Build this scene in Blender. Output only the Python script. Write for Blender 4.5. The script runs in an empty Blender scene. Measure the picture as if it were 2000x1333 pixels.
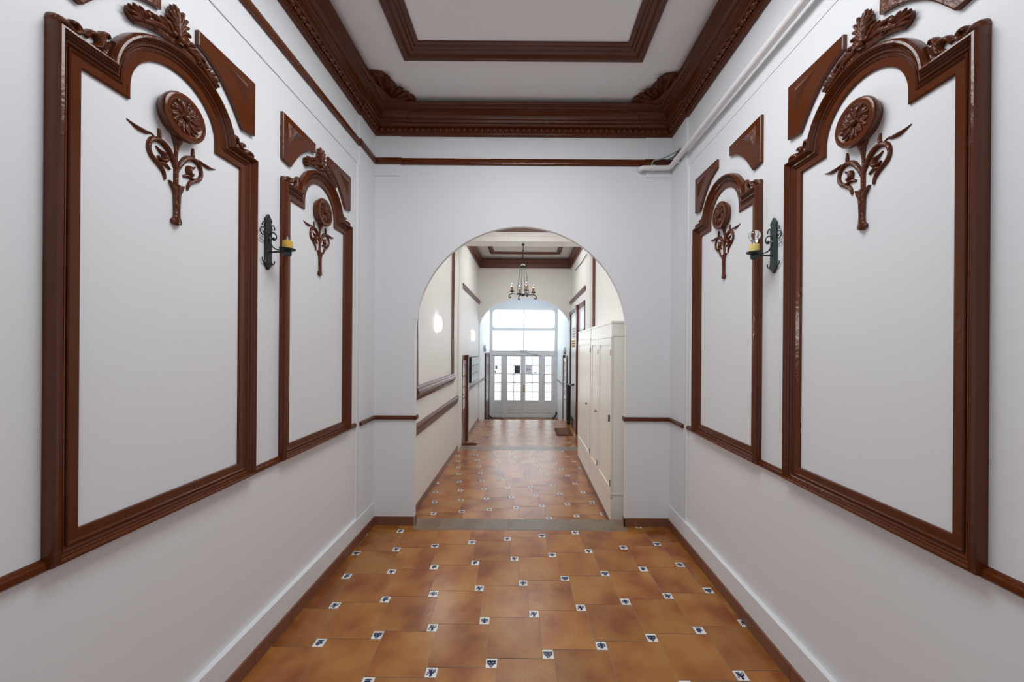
import bpy, bmesh, math, random
from mathutils import Vector, Matrix
random.seed(7)
S = bpy.context.scene
COL = S.collection
PI = math.pi

# ------------------------------------------------------------------ camera
CAM_H = 1.62
cam = bpy.data.cameras.new('camera')
cam.sensor_width = 36.0
cam.lens = 36.0 * 718.0 / 2000.0
cam.shift_x = -26.0 / 2000.0
cam.shift_y = 14.5 / 2000.0
cam.clip_start = 0.05
co = bpy.data.objects.new('camera', cam)
COL.objects.link(co)
co.matrix_world = Matrix.Translation((0, 0, CAM_H)) @ Matrix.Rotation(PI/2, 4, 'X') @ Matrix.Rotation(0.007, 4, 'Z')
S.camera = co
S.view_settings.view_transform = 'Standard'
S.view_settings.look = 'None'
S.view_settings.gamma = 1.0
S.view_settings.use_curve_mapping = False
S.view_settings.exposure = -0.02

# ------------------------------------------------------------------ world and lights
w = bpy.data.worlds.new('daylight')
S.world = w
w.use_nodes = True
bg = w.node_tree.nodes['Background']
bg.inputs[0].default_value = (0.86, 0.92, 1.0, 1)
bg.inputs[1].default_value = 0.8

def area(name, loc, rot, sx, sy, power, col):
    l = bpy.data.lights.new(name, 'AREA')
    l.shape = 'RECTANGLE'; l.size = sx; l.size_y = sy
    l.energy = power; l.color = col
    o = bpy.data.objects.new(name, l); COL.objects.link(o)
    o.location = loc; o.rotation_euler = rot
    return o
def point(name, loc, r, power, col):
    l = bpy.data.lights.new(name, 'POINT')
    l.energy = power; l.color = col; l.shadow_soft_size = r
    o = bpy.data.objects.new(name, l); COL.objects.link(o)
    o.location = loc
    return o
WARM = (1.0, 0.96, 0.91)
DAY = (0.80, 0.90, 1.0)
# daylight falling in through the street doors and the glass over them
# (comes from the lit panes themselves); added unseen fill light over the first hall bay
area('hall_fill', (0.0, 4.9, 3.90), (0, 0, 0), 1.4, 2.0, 34, (1.0, 0.985, 0.96))
# hidden fill lights added to brighten the second bay and the vestibule
area('lobby_fill', (0.0, 7.55, 3.92), (0, 0, 0), 1.2, 0.8, 30, (1.0, 0.985, 0.96))
area('vestibule_fill', (0.0, 11.0, 3.46), (0, 0, 0), 1.4, 1.4, 26, (0.68, 0.84, 1.0))
# fill light added over the passage, just out of view
area('passage_fill', (0.0, 1.6, 3.72), (0, 0, 0), 1.2, 1.1, 44, (0.95, 0.97, 1.0))

# ------------------------------------------------------------------ material helpers
def mat(name, col, rough=0.5, metal=0.0, bump=0.0, bscale=30.0, var=0.0, vscale=3.0, emit=None, estr=0.0, trans=0.0, ior=1.45, coat=0.0, spec=None):
    m = bpy.data.materials.new(name); m.use_nodes = True
    nt = m.node_tree; n = nt.nodes; b = n['Principled BSDF']
    b.inputs['Base Color'].default_value = (*col, 1)
    b.inputs['Roughness'].default_value = rough
    b.inputs['Metallic'].default_value = metal
    b.inputs['IOR'].default_value = ior
    b.inputs['Transmission Weight'].default_value = trans
    b.inputs['Coat Weight'].default_value = coat
    if spec is not None: b.inputs['Specular IOR Level'].default_value = spec
    if emit:
        b.inputs['Emission Color'].default_value = (*emit, 1)
        b.inputs['Emission Strength'].default_value = estr
    tc = n.new('ShaderNodeTexCoord')
    if var > 0:
        no = n.new('ShaderNodeTexNoise'); no.inputs['Scale'].default_value = vscale; no.inputs['Detail'].default_value = 5
        nt.links.new(tc.outputs['Object'], no.inputs['Vector'])
        mx = n.new('ShaderNodeMix'); mx.data_type = 'RGBA'
        mx.inputs[6].default_value = (*[c*(1-var) for c in col], 1)
        mx.inputs[7].default_value = (*[min(1, c*(1+var)) for c in col], 1)
        nt.links.new(no.outputs['Fac'], mx.inputs[0])
        nt.links.new(mx.outputs[2], b.inputs['Base Color'])
    if bump > 0:
        nb = n.new('ShaderNodeTexNoise'); nb.inputs['Scale'].default_value = bscale; nb.inputs['Detail'].default_value = 4
        nt.links.new(tc.outputs['Object'], nb.inputs['Vector'])
        bp = n.new('ShaderNodeBump'); bp.inputs['Strength'].default_value = bump; bp.inputs['Distance'].default_value = 0.01
        nt.links.new(nb.outputs['Fac'], bp.inputs['Height'])
        nt.links.new(bp.outputs['Normal'], b.inputs['Normal'])
    return m

PLASTER = mat('white_plaster', (0.78, 0.795, 0.815), 0.55, bump=0.10, bscale=14, var=0.012, vscale=1.5)
HALLWHITE = mat('warm_white_plaster', (0.83, 0.828, 0.815), 0.5, bump=0.10, bscale=14, var=0.012)
CEIL = mat('ceiling_plaster', (0.88, 0.88, 0.88), 0.7, bump=0.06, bscale=10, var=0.012)
BROWN = mat('brown_gloss_paint', (0.098, 0.0225, 0.0050), 0.20, bump=0.20, bscale=34, var=0.14, vscale=7, spec=0.42)
CARVE = mat('brown_carved_paint', (0.098, 0.0225, 0.0050), 0.22, bump=0.6, bscale=70, var=0.2, vscale=20, spec=0.42)
SKIRT = mat('terracotta_skirting_tile', (0.20, 0.082, 0.045), 0.35, bump=0.1, bscale=30, var=0.25, vscale=5)
SKGROUT = mat('skirting_grout', (0.40, 0.33, 0.28), 0.8)
GROUT = mat('floor_grout', (0.34, 0.24, 0.15), 0.7, var=0.2, vscale=8)
IRON = mat('black_wrought_iron', (0.022, 0.027, 0.028), 0.42, metal=0.3, bump=0.25, bscale=60)
IRONG = mat('grey_green_wrought_iron', (0.045, 0.062, 0.062), 0.42, metal=0.3, bump=0.25, bscale=60)
CANDLE = mat('yellow_candle_sleeve', (0.62, 0.36, 0.05), 0.4, var=0.25, vscale=40)
CANDLED = mat('tan_candle_sleeve', (0.30, 0.17, 0.06), 0.5, var=0.3, vscale=40)
CANDLEW = mat('cream_candle_sleeve', (0.85, 0.66, 0.22), 0.4, var=0.2, vscale=40)
GLASS = mat('clear_bulb_glass', (1, 1, 1), 0.02, trans=1.0)
METALL = mat('bright_metal', (0.6, 0.6, 0.6), 0.3, metal=1.0)
BRASS = mat('dull_brass', (0.30, 0.22, 0.11), 0.4, metal=0.9)
PVC = mat('white_painted_pipe', (0.80, 0.79, 0.78), 0.4, bump=0.05, bscale=20)
CABLE = mat('black_cable', (0.03, 0.03, 0.035), 0.5)
GCABLE = mat('grey_green_cable', (0.32, 0.38, 0.34), 0.5)
CUPB = mat('cream_cupboard_paint', (0.86, 0.835, 0.765), 0.32, bump=0.05, bscale=12, var=0.02)
DOORW = mat('pale_grey_door_paint', (0.76, 0.76, 0.745), 0.4, var=0.03)
HBROWN = mat('brown_hall_paint', (0.13, 0.045, 0.028), 0.34, bump=0.12, bscale=30, var=0.15)
PANE = mat('daylit_frosted_pane', (0.9, 0.93, 0.95), 0.3, emit=(0.86, 0.95, 1.0), estr=1.6)
PANEHI = mat('daylit_transom_pane', (0.9, 0.93, 0.95), 0.3, emit=(0.82, 0.93, 1.0), estr=2.6)
GLOBE = mat('lit_lamp_glass', (0.95, 0.93, 0.9), 0.3, emit=(1.0, 0.95, 0.86), estr=3.5)
DIMGLASS = mat('unlit_lamp_glass', (0.55, 0.62, 0.66), 0.2)
MAILB = mat('black_metal_box', (0.018, 0.028, 0.028), 0.4, metal=0.2)
MAILF = mat('grey_letter_flap', (0.27, 0.31, 0.34), 0.3, metal=0.3)
DOORGL = mat('grey_door_glass', (0.55, 0.52, 0.49), 0.32, spec=0.5)
LILAC = mat('lilac_frosted_glass', (0.62, 0.58, 0.66), 0.25)
ICE = mat('pale_blue_door_glass', (0.74, 0.80, 0.86), 0.25)
BLACKWOOD = mat('near_black_door_frame', (0.022, 0.012, 0.010), 0.35)
DARKWOOD = mat('dark_door_wood', (0.085, 0.030, 0.020), 0.35, bump=0.1, var=0.2, vscale=8)
MIDWOOD = mat('warm_door_wood', (0.19, 0.085, 0.06), 0.35, bump=0.1, var=0.2, vscale=8)
MAT = mat('brown_door_mat', (0.16, 0.065, 0.03), 0.95, bump=0.6, bscale=300, var=0.3, vscale=60)
MATB = mat('dark_mat_border', (0.085, 0.03, 0.018), 0.95, bump=0.6, bscale=300)
YELLOW = mat('yellow_sign', (0.85, 0.42, 0.02), 0.5)
INK = mat('dark_print', (0.03, 0.03, 0.04), 0.6)
PAPER = mat('white_paper', (0.8, 0.8, 0.8), 0.6)
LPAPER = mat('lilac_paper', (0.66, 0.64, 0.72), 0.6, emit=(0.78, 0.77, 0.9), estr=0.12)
POSTER = mat('dark_poster', (0.045, 0.052, 0.062), 0.6)
GREYPOST = mat('grey_sticker', (0.26, 0.25, 0.25), 0.6)

def tile_mat(name, c1, c2, c3, rough):
    m = bpy.data.materials.new(name); m.use_nodes = True
    nt = m.node_tree; n = nt.nodes; L = nt.links; b = n['Principled BSDF']
    tc = n.new('ShaderNodeTexCoord'); geo = n.new('ShaderNodeNewGeometry')
    add = n.new('ShaderNodeVectorMath'); add.operation = 'ADD'
    mul = n.new('ShaderNodeMath'); mul.operation = 'MULTIPLY'; mul.inputs[1].default_value = 60
    L.new(geo.outputs['Random Per Island'], mul.inputs[0])
    L.new(tc.outputs['Object'], add.inputs[0]); L.new(mul.outputs[0], add.inputs[1])
    no = n.new('ShaderNodeTexNoise'); no.inputs['Scale'].default_value = 4.2; no.inputs['Detail'].default_value = 3; no.inputs['Roughness'].default_value = 0.5
    L.new(add.outputs[0], no.inputs['Vector'])
    cr = n.new('ShaderNodeValToRGB')
    cr.color_ramp.elements[0].position = 0.36; cr.color_ramp.elements[0].color = (*c1, 1)
    cr.color_ramp.elements[1].position = 0.66; cr.color_ramp.elements[1].color = (*c3, 1)
    e = cr.color_ramp.elements.new(0.5); e.color = (*c2, 1)
    L.new(no.outputs['Fac'], cr.inputs[0])
    fine = n.new('ShaderNodeTexNoise'); fine.inputs['Scale'].default_value = 160; fine.inputs['Detail'].default_value = 3
    L.new(tc.outputs['Object'], fine.inputs['Vector'])
    hsv = n.new('ShaderNodeHueSaturation')
    mr = n.new('ShaderNodeMapRange'); mr.inputs[3].default_value = 0.88; mr.inputs[4].default_value = 1.12
    L.new(geo.outputs['Random Per Island'], mr.inputs[0])
    mf = n.new('ShaderNodeMapRange'); mf.inputs[3].default_value = 0.90; mf.inputs[4].default_value = 1.10
    L.new(fine.outputs['Fac'], mf.inputs[0])
    mm = n.new('ShaderNodeMath'); mm.operation = 'MULTIPLY'
    L.new(mr.outputs[0], mm.inputs[0]); L.new(mf.outputs[0], mm.inputs[1])
    L.new(mm.outputs[0], hsv.inputs['Value'])
    L.new(cr.outputs[0], hsv.inputs['Color']); L.new(hsv.outputs[0], b.inputs['Base Color'])
    b.inputs['Roughness'].default_value = rough
    b.inputs['Specular IOR Level'].default_value = 0.5
    nb = n.new('ShaderNodeTexNoise'); nb.inputs['Scale'].default_value = 95; nb.inputs['Detail'].default_value = 2
    L.new(tc.outputs['Object'], nb.inputs['Vector'])
    nb2 = n.new('ShaderNodeTexNoise'); nb2.inputs['Scale'].default_value = 9
    L.new(add.outputs[0], nb2.inputs['Vector'])
    sm = n.new('ShaderNodeMath'); sm.operation = 'MULTIPLY_ADD'; sm.inputs[1].default_value = 3.0
    L.new(nb2.outputs['Fac'], sm.inputs[0]); L.new(nb.outputs['Fac'], sm.inputs[2])
    bp = n.new('ShaderNodeBump'); bp.inputs['Strength'].default_value = 0.09; bp.inputs['Distance'].default_value = 0.006
    L.new(sm.outputs[0], bp.inputs['Height']); L.new(bp.outputs['Normal'], b.inputs['Normal'])
    return m
TILE = tile_mat('terracotta_floor_tile', (0.38, 0.165, 0.040), (0.33, 0.120, 0.026), (0.23, 0.064, 0.015), 0.24)
STRIP = tile_mat('grey_brown_step_tile', (0.20, 0.155, 0.10), (0.18, 0.13, 0.085), (0.17, 0.10, 0.065), 0.34)
INSERT = mat('white_glazed_insert', (0.78, 0.77, 0.74), 0.25)
BLUE = mat('blue_glaze_figure', (0.035, 0.05, 0.12), 0.25)

# ------------------------------------------------------------------ mesh builder
def cr_spline(pts, n=5):
    out = []
    P = [pts[0]] + list(pts) + [pts[-1]]
    for i in range(1, len(P)-2):
        p0, p1, p2, p3 = P[i-1], P[i], P[i+1], P[i+2]
        for k in range(n):
            t = k/n
            out.append(tuple(0.5*((2*b)+(-a+c)*t+(2*a-5*b+4*c-d)*t*t+(-a+3*b-3*c+d)*t**3) for a, b, c, d in zip(p0, p1, p2, p3)))
    out.append(tuple(pts[-1]))
    return out

class MB:
    def __init__(s): s.v = []; s.f = []; s.m = []
    def add(s, vs, fs, mi=0):
        o = len(s.v); s.v += [tuple(p) for p in vs]
        for f in fs: s.f.append(tuple(i+o for i in f)); s.m.append(mi)
        return s
    def box(s, x0, x1, y0, y1, z0, z1, mi=0):
        v = [(x, y, z) for z in (z0, z1) for y in (y0, y1) for x in (x0, x1)]
        return s.add(v, [(0,2,3,1),(4,5,7,6),(0,1,5,4),(2,6,7,3),(0,4,6,2),(1,3,7,5)], mi)
    def bevbox(s, x0, x1, y0, y1, z0, z1, b=0.004, mi=0):
        bm = bmesh.new()
        bmesh.ops.create_cube(bm, size=1)
        for v in bm.verts:
            v.co = Vector(((x0+x1)/2+v.co.x*(x1-x0), (y0+y1)/2+v.co.y*(y1-y0), (z0+z1)/2+v.co.z*(z1-z0)))
        bmesh.ops.bevel(bm, geom=list(bm.edges), offset=b, segments=2, affect='EDGES', profile=0.6)
        bm.verts.index_update()
        s.add([v.co for v in bm.verts], [[v.index for v in f.verts] for f in bm.faces], mi)
        bm.free(); return s
    def tube(s, pts, r, n=8, cap=True, mi=0, flat=1.0):
        pts = [Vector(p) for p in pts]
        rs = r if isinstance(r, (list, tuple)) else [r]*len(pts)
        up = None; rings = []
        for i, p in enumerate(pts):
            t = (pts[min(i+1, len(pts)-1)] - pts[max(i-1, 0)])
            if t.length < 1e-9: t = Vector((0, 0, 1))
            t.normalize()
            if up is None:
                up = t.orthogonal().normalized()
            up = (up - t*up.dot(t))
            if up.length < 1e-6: up = t.orthogonal()
            up.normalize(); sd = t.cross(up)
            rings.append([p + (up*math.cos(2*PI*k/n) + sd*math.sin(2*PI*k/n)*flat)*rs[i] for k in range(n)])
        o = len(s.v)
        for rg in rings: s.v += [tuple(q) for q in rg]
        for i in range(len(rings)-1):
            for k in range(n):
                a = o+i*n+k; b = o+i*n+(k+1) % n
                s.f.append((a, b, b+n, a+n)); s.m.append(mi)
        if cap:
            s.f.append(tuple(o+k for k in range(n))[::-1]); s.m.append(mi)
            e = o+(len(rings)-1)*n
            s.f.append(tuple(e+k for k in range(n))); s.m.append(mi)
        return s
    def lathe(s, prof, c, axis='Z', n=20, mi=0):
        # prof: (r, t) pairs; t along the axis
        rings = []
        for r, t in prof:
            rg = []
            for k in range(n):
                a = 2*PI*k/n; p, q = r*math.cos(a), r*math.sin(a)
                if axis == 'Z': rg.append((c[0]+p, c[1]+q, c[2]+t))
                elif axis == 'X': rg.append((c[0]+t, c[1]+p, c[2]+q))
                else: rg.append((c[0]+p, c[1]+t, c[2]+q))
            rings.append(rg)
        o = len(s.v)
        for rg in rings: s.v += rg
        for i in range(len(rings)-1):
            for k in range(n):
                a = o+i*n+k; b = o+i*n+(k+1) % n
                s.f.append((a, b, b+n, a+n)); s.m.append(mi)
        s.f.append(tuple(o+k for k in range(n))); s.m.append(mi)
        e = o+(len(rings)-1)*n
        s.f.append(tuple(e+k for k in range(n))[::-1]); s.m.append(mi)
        return s
    def ellip(s, c, rx, ry, rz, n=10, m=6, mi=0, rot=None):
        o = len(s.v)
        vs = []
        for i in range(m+1):
            ph = PI*i/m
            for k in range(n):
                a = 2*PI*k/n
                q = Vector((rx*math.sin(ph)*math.cos(a), ry*math.sin(ph)*math.sin(a), rz*math.cos(ph)))
                if rot is not None: q = rot @ q
                vs.append((c[0]+q.x, c[1]+q.y, c[2]+q.z))
        s.v += vs
        for i in range(m):
            for k in range(n):
                a = o+i*n+k; b = o+i*n+(k+1) % n
                s.f.append((a, b, b+n, a+n)); s.m.append(mi)
        return s
    def prism(s, poly, h0, h1, M, inset=0.0, mi=0):
        """polygon (a,z) raised from h0 to h1 off the surface M, with a chamfered top edge"""
        n = len(poly)
        cx = sum(p[0] for p in poly)/n; cz = sum(p[1] for p in poly)/n
        def ring(h, e):
            out = []
            for i in range(n):
                p = Vector(poly[i]); a = Vector(poly[i-1]); b = Vector(poly[(i+1) % n])
                e1 = (p-a).normalized(); e2 = (b-p).normalized()
                n1 = Vector((-e1.y, e1.x)); n2 = Vector((-e2.y, e2.x))
                mm = n1+n2
                mm = mm/ max(0.35, mm.dot(n1)) if mm.length > 1e-6 else n1
                q = p + mm*e*sgn
                out.append(M(q.x, q.y, h))
            return out
        ar = sum(poly[i-1][0]*poly[i][1]-poly[i][0]*poly[i-1][1] for i in range(n))
        sgn = 1 if ar > 0 else -1
        rings = [ring(h0, 0), ring(h1-inset*0.7, 0), ring(h1, inset)] if inset > 0 else [ring(h0, 0), ring(h1, 0)]
        o = len(s.v)
        for r in rings: s.v += [tuple(q) for q in r]
        for i in range(len(rings)-1):
            for k in range(n):
                a = o+i*n+k; b = o+i*n+(k+1) % n
                s.f.append((a, b, b+n, a+n)); s.m.append(mi)
        e = o+(len(rings)-1)*n
        s.f.append(tuple(e+k for k in range(n))); s.m.append(mi)
        return s
    def stroke(s, pts, M, hk=0.8, h0=0.0, n=6, sub=5, hmin=0.004, mi=0):
        """a rounded raised ribbon along (a,z,width) points lying on the surface M"""
        P = cr_spline(pts, sub)
        o = len(s.v); cnt = len(P)
        for i, p in enumerate(P):
            q0 = P[max(i-1, 0)]; q1 = P[min(i+1, cnt-1)]
            t = Vector((q1[0]-q0[0], q1[1]-q0[1]))
            if t.length < 1e-9: t = Vector((0, 1))
            t.normalize(); nn = Vector((-t.y, t.x)); wd = max(p[2], 0.0015)/2
            hh = max(hmin, wd*2*hk)
            for k in range(n+1):
                a = PI*k/n
                q = Vector((p[0], p[1])) + nn*wd*math.cos(a)
                s.v.append(tuple(M(q.x, q.y, h0 + hh*math.sin(a))))
        for i in range(cnt-1):
            for k in range(n):
                a = o+i*(n+1)+k
                s.f.append((a, a+1, a+n+2, a+n+1)); s.m.append(mi)
        s.f.append(tuple(o+k for k in range(n+1))); s.m.append(mi)
        e = o+(cnt-1)*(n+1)
        s.f.append(tuple(e+k for k in range(n+1))); s.m.append(mi)
        return s
    def sweep(s, path, prof, M, closed=False, mi=0):
        """mitred moulding: path of 2-D points, prof of (d, h): d to the left of the path, h off the surface"""
        n = len(path); rings = []
        for i in range(n):
            p = Vector(path[i])
            if closed or 0 < i < n-1:
                a = Vector(path[i-1]); b = Vector(path[(i+1) % n])
                e1 = (p-a).normalized(); e2 = (b-p).normalized()
                n1 = Vector((-e1.y, e1.x)); n2 = Vector((-e2.y, e2.x))
                mm = (n1+n2); mm = mm/mm.dot(n1)
            else:
                e = (Vector(path[1])-p) if i == 0 else (p-Vector(path[i-1]))
                e.normalize(); mm = Vector((-e.y, e.x))
            rings.append([tuple(M((p+mm*d).x, (p+mm*d).y, h)) for d, h in prof])
        o = len(s.v); k = len(prof)
        for r in rings: s.v += r
        for i in range(n if closed else n-1):
            j = (i+1) % n
            for q in range(k-1):
                s.f.append((o+i*k+q, o+i*k+q+1, o+j*k+q+1, o+j*k+q)); s.m.append(mi)
        if not closed:
            s.f.append(tuple(o+q for q in range(k))); s.m.append(mi)
            s.f.append(tuple(o+(n-1)*k+q for q in range(k))[::-1]); s.m.append(mi)
        return s
    def build(s, name, mats, parent=None, base=(0, 0, 0), smooth=True, ang=38):
        if not isinstance(mats, (list, tuple)): mats = [mats]
        me = bpy.data.meshes.new(name)
        b = Vector(base)
        me.from_pydata([tuple(Vector(p)-b) for p in s.v], [], s.f)
        for m in mats: me.materials.append(m)
        me.polygons.foreach_set('material_index', s.m)
        bm = bmesh.new(); bm.from_mesh(me)
        bmesh.ops.recalc_face_normals(bm, faces=list(bm.faces))
        bm.to_mesh(me); bm.free()
        if smooth:
            me.polygons.foreach_set('use_smooth', [True]*len(me.polygons))
            me.set_sharp_from_angle(angle=math.radians(ang))
        me.update()
        o = bpy.data.objects.new(name, me); COL.objects.link(o)
        if parent is not None: o.parent = parent
        else: o.location = b
        return o

def thing(name, label, cat, loc, group=None):
    o = bpy.data.objects.new(name, None); COL.objects.link(o)
    o.location = loc; o.empty_display_size = 0.1
    o['label'] = label; o['category'] = cat
    if group: o['group'] = group
    return o
def tag(o, label, cat, group=None):
    o['label'] = label; o['category'] = cat
    if group: o['group'] = group
    return o
def struct(o):
    o['kind'] = 'structure'; return o
def copy_thing(root, dloc, label, group=None):
    c = root.copy(); COL.objects.link(c)
    c.location = Vector(root.location) + Vector(dloc); c['label'] = label
    if group: c['group'] = group
    def rec(src, dst):
        for ch in [q for q in bpy.data.objects if q.parent == src]:
            d = ch.copy(); COL.objects.link(d); d.parent = dst
            rec(ch, d)
    rec(root, c)
    return c

# ------------------------------------------------------------------ dimensions
LX, RX = -1.40, 1.345            # near passage walls
BACK = -2.4
SE = 3.485                       # edge of the step in the arch
EY0, EY1 = 3.362, 3.405          # wall with the first arch
NCEIL = 3.80
HL, HR = -1.205, 1.17            # hall walls beyond the arch
HF1, HF2, HF3 = -0.20, -0.25, -0.74
BY0, BY1 = 6.55, 6.88            # cross beam in the hall
AY0, AY1 = 9.51, 9.63            # second arch
DY = 12.5                        # street doors
HCEIL = 3.96
ML = lambda a, z, h: (LX+h, a, z)
MR = lambda a, z, h: (RX-h, a, z)

# ------------------------------------------------------------------ shell
def wallbox(name, *b, m=PLASTER):
    return struct(MB().box(*b).build(name, m, smooth=False))
wl = MB().box(LX-0.15, LX, BACK, EY1, -0.05, NCEIL+0.1)
wl.box(LX, LX+0.006, BACK, EY0, 3.14, NCEIL)            # slightly proud band under the cornice
wl.box(LX, LX+0.02, 3.05, EY0, 0.0, NCEIL)              # corner pilaster
wl.box(LX, LX+0.028, BACK, EY0, 0.0, 0.20)              # plinth
wl.tube([(LX+0.004, 3.035, 0.2), (LX+0.004, 3.035, 3.14)], 0.012, 8)
struct(wl.build('wall_left', PLASTER, smooth=False))
wr = MB().box(RX, RX+0.15, BACK, EY1, -0.05, NCEIL+0.1)
wr.box(RX-0.003, RX, BACK, EY0, 3.14, NCEIL)
wr.box(RX-0.02, RX, 3.05, EY0, 0.0, NCEIL)
wr.box(RX-0.028, RX, BACK, EY0, 0.0, 0.20)
wr.tube([(RX-0.004, 3.035, 0.2), (RX-0.004, 3.035, 3.14)], 0.012, 8)
struct(wr.build('wall_right', PLASTER, smooth=False))

def arch_wall(x0, x1, z0, z1, y0, y1, ax0, ax1, spring, rise, n=40):
    mb = MB(); cx = (ax0+ax1)/2; a = (ax1-ax0)/2
    arc = [(cx-a*math.cos(PI*k/n), spring+rise*math.sin(PI*k/n)) for k in range(n+1)]
    for y in (y0, y1):
        mb.add([(x0,y,z0),(ax0,y,z0),(ax0,y,spring),(x0,y,spring)], [(0,1,2,3)])
        mb.add([(ax1,y,z0),(x1,y,z0),(x1,y,spring),(ax1,y,spring)], [(0,1,2,3)])
        mb.add([(x0,y,spring),(ax0,y,spring),(ax0,y,z1),(x0,y,z1)], [(0,1,2,3)])
        mb.add([(ax1,y,spring),(x1,y,spring),(x1,y,z1),(ax1,y,z1)], [(0,1,2,3)])
        for k in range(n):
            (p, q), (r, t) = arc[k], arc[k+1]
            mb.add([(p,y,q),(r,y,t),(r,y,z1),(p,y,z1)], [(0,1,2,3)])
    for xx in (ax0, ax1):
        mb.add([(xx,y0,z0),(xx,y1,z0),(xx,y1,spring),(xx,y0,spring)], [(0,1,2,3)])
    for k in range(n):
        (p, q), (r, t) = arc[k], arc[k+1]
        mb.add([(p,y0,q),(r,y0,t),(r,y1,t),(p,y1,q)], [(0,1,2,3)])
    for xx in (x0, x1):
        mb.add([(xx,y0,z0),(xx,y1,z0),(xx,y1,z1),(xx,y0,z1)], [(0,1,2,3)])
    return mb
def weld(mb, name, m):
    o = mb.build(name, m, smooth=False)
    bm = bmesh.new(); bm.from_mesh(o.data)
    bmesh.ops.remove_doubles(bm, verts=list(bm.verts), dist=1e-5)
    bmesh.ops.recalc_face_normals(bm, faces=list(bm.faces))
    bm.to_mesh(o.data); bm.free()
    return struct(o)
aw = arch_wall(LX-0.15, RX+0.15, -0.3, NCEIL+0.1, EY0, EY1, -1.005, 0.92, 1.772, 0.9625)
aw.box(LX, -1.15, EY0-0.010, EY0, 3.19, NCEIL)          # corner strips
aw.box(1.09, RX, EY0-0.010, EY0, 3.19, NCEIL)
weld(aw, 'wall_end', PLASTER)

struct(MB().box(LX-0.15, RX+0.15, BACK, EY1, NCEIL, NCEIL+0.12).build('ceiling', CEIL, smooth=False))

# hall walls
mb = MB().box(HL-0.15, HL, EY1, AY0, -0.9, 4.1)
mb.box(HL, HL+0.025, BY0, BY1, HF2, 3.6)
mb.box(HL-0.15, HL, AY0, DY+0.3, -0.9, 4.1)
struct(mb.build('wall_hall_left', HALLWHITE, smooth=False))
mb = MB().box(HR, HR+0.15, EY1, AY0, -0.9, 4.1)
mb.box(HR-0.025, HR, BY0, BY1, HF2, 3.6)
struct(mb.build('wall_hall_right', HALLWHITE, smooth=False))
mb = MB()
mb.add([(1.14,AY1,-0.9),(1.08,DY+0.3,-0.9),(1.3,DY+0.3,-0.9),(1.3,AY1,-0.9),(1.14,AY1,4.1),(1.08,DY+0.3,4.1),(1.3,DY+0.3,4.1),(1.3,AY1,4.1)],
       [(0,1,2,3),(4,5,6,7),(0,1,5,4),(1,2,6,5),(2,3,7,6),(3,0,4,7)])
struct(mb.build('wall_vestibule_right', PLASTER, smooth=False))
# beam and ceilings of the hall
mb = MB().box(HL, HR, BY0, BY1, 3.53, 4.05)
mb.box(HL, HR, BY0-0.012, BY0, 3.62, 4.0)
struct(mb.build('trim_1', HALLWHITE, smooth=False))
struct(MB().box(HL-0.15, HR+0.15, EY1, AY0, HCEIL, HCEIL+0.12).build('ceiling_hall', HALLWHITE, smooth=False))
struct(MB().box(HL-0.15, 1.3, AY1+.001, DY+0.3, 3.5, 3.62).build('ceiling_vestibule', PLASTER, smooth=False))
weld(arch_wall(HL-0.05, HR+0.15, -0.9, HCEIL, AY0, AY1, -1.185, 1.145, 2.15, 0.78), 'wall_hall_end', HALLWHITE)
# wall around the street doors
DX0, DX1 = -1.19, 1.065
mb = MB().box(HL, 1.1, DY+.004, DY+0.2, 3.084, 3.5)
mb.box(HL, DX0, DY+.004, DY+0.2, HF3, 3.084); mb.box(DX1, 1.1, DY+.004, DY+0.2, HF3, 3.084)
struct(mb.build('wall_street', PLASTER, smooth=False))

# ------------------------------------------------------------------ floors
def clip(poly, x0, x1, y0, y1):
    def cut(P, ax, val, keep_less):
        out = []
        for i in range(len(P)):
            a, b = P[i-1], P[i]
            ia = (a[ax] <= val) if keep_less else (a[ax] >= val)
            ib = (b[ax] <= val) if keep_less else (b[ax] >= val)
            if ia != ib:
                t = (val-a[ax])/(b[ax]-a[ax])
                out.append((a[0]+(b[0]-a[0])*t, a[1]+(b[1]-a[1])*t))
            if ib: out.append(b)
        return out
    for ax, v, kl in ((0, x0, False), (0, x1, True), (1, y0, False), (1, y1, True)):
        if len(poly) < 3: return []
        poly = cut(poly, ax, v, kl)
    return poly if len(poly) >= 3 else []

LION = [[(-.10,-.32,.10),(.02,-.30,.12),(.10,-.22,.10)],[(.04,-.28,.13),(-.02,-.08,.17),(-.08,.10,.20),(-.14,.22,.16)],[(-.14,.22,.15),(-.24,.26,.10),(-.30,.20,.07)],
        [(-.10,.06,.08),(-.26,.02,.07),(-.32,-.04,.06)],[(-.06,.14,.08),(.08,.14,.07),(.16,.24,.06)],[(.0,-.10,.10),(.16,-.04,.08),(.24,.06,.06),(.32,.02,.05)],
        [(-.16,-.10,.07),(-.28,-.14,.06),(-.30,-.26,.08)],[(.12,-.02,.06),(.30,.20,.05),(.22,.32,.06)],[(-.06,.28,.07),(.02,.34,.06)]]
CASTLE = [[(-.28,.06,.13),(-.28,-.12,.13)],[(.28,.06,.13),(.28,-.12,.13)],[(0,.12,.16),(0,-.02,.16)],[(-.24,-.10,.17),(.24,-.10,.17)],[(-.10,-.18,.10),(-.06,-.34,.08),(.06,-.34,.08),(.10,-.18,.10)],
          [(-.34,.26,.07),(-.34,.10,.06)],[(-.22,.26,.07),(-.22,.10,.06)],[(.34,.26,.07),(.34,.10,.06)],[(.22,.26,.07),(.22,.10,.06)],[(-.08,.28,.07),(-.08,.1,.06)],[(.08,.28,.07),(.08,.1,.06)],[(-.34,.13,.10),(.34,.13,.10)]]
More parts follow.
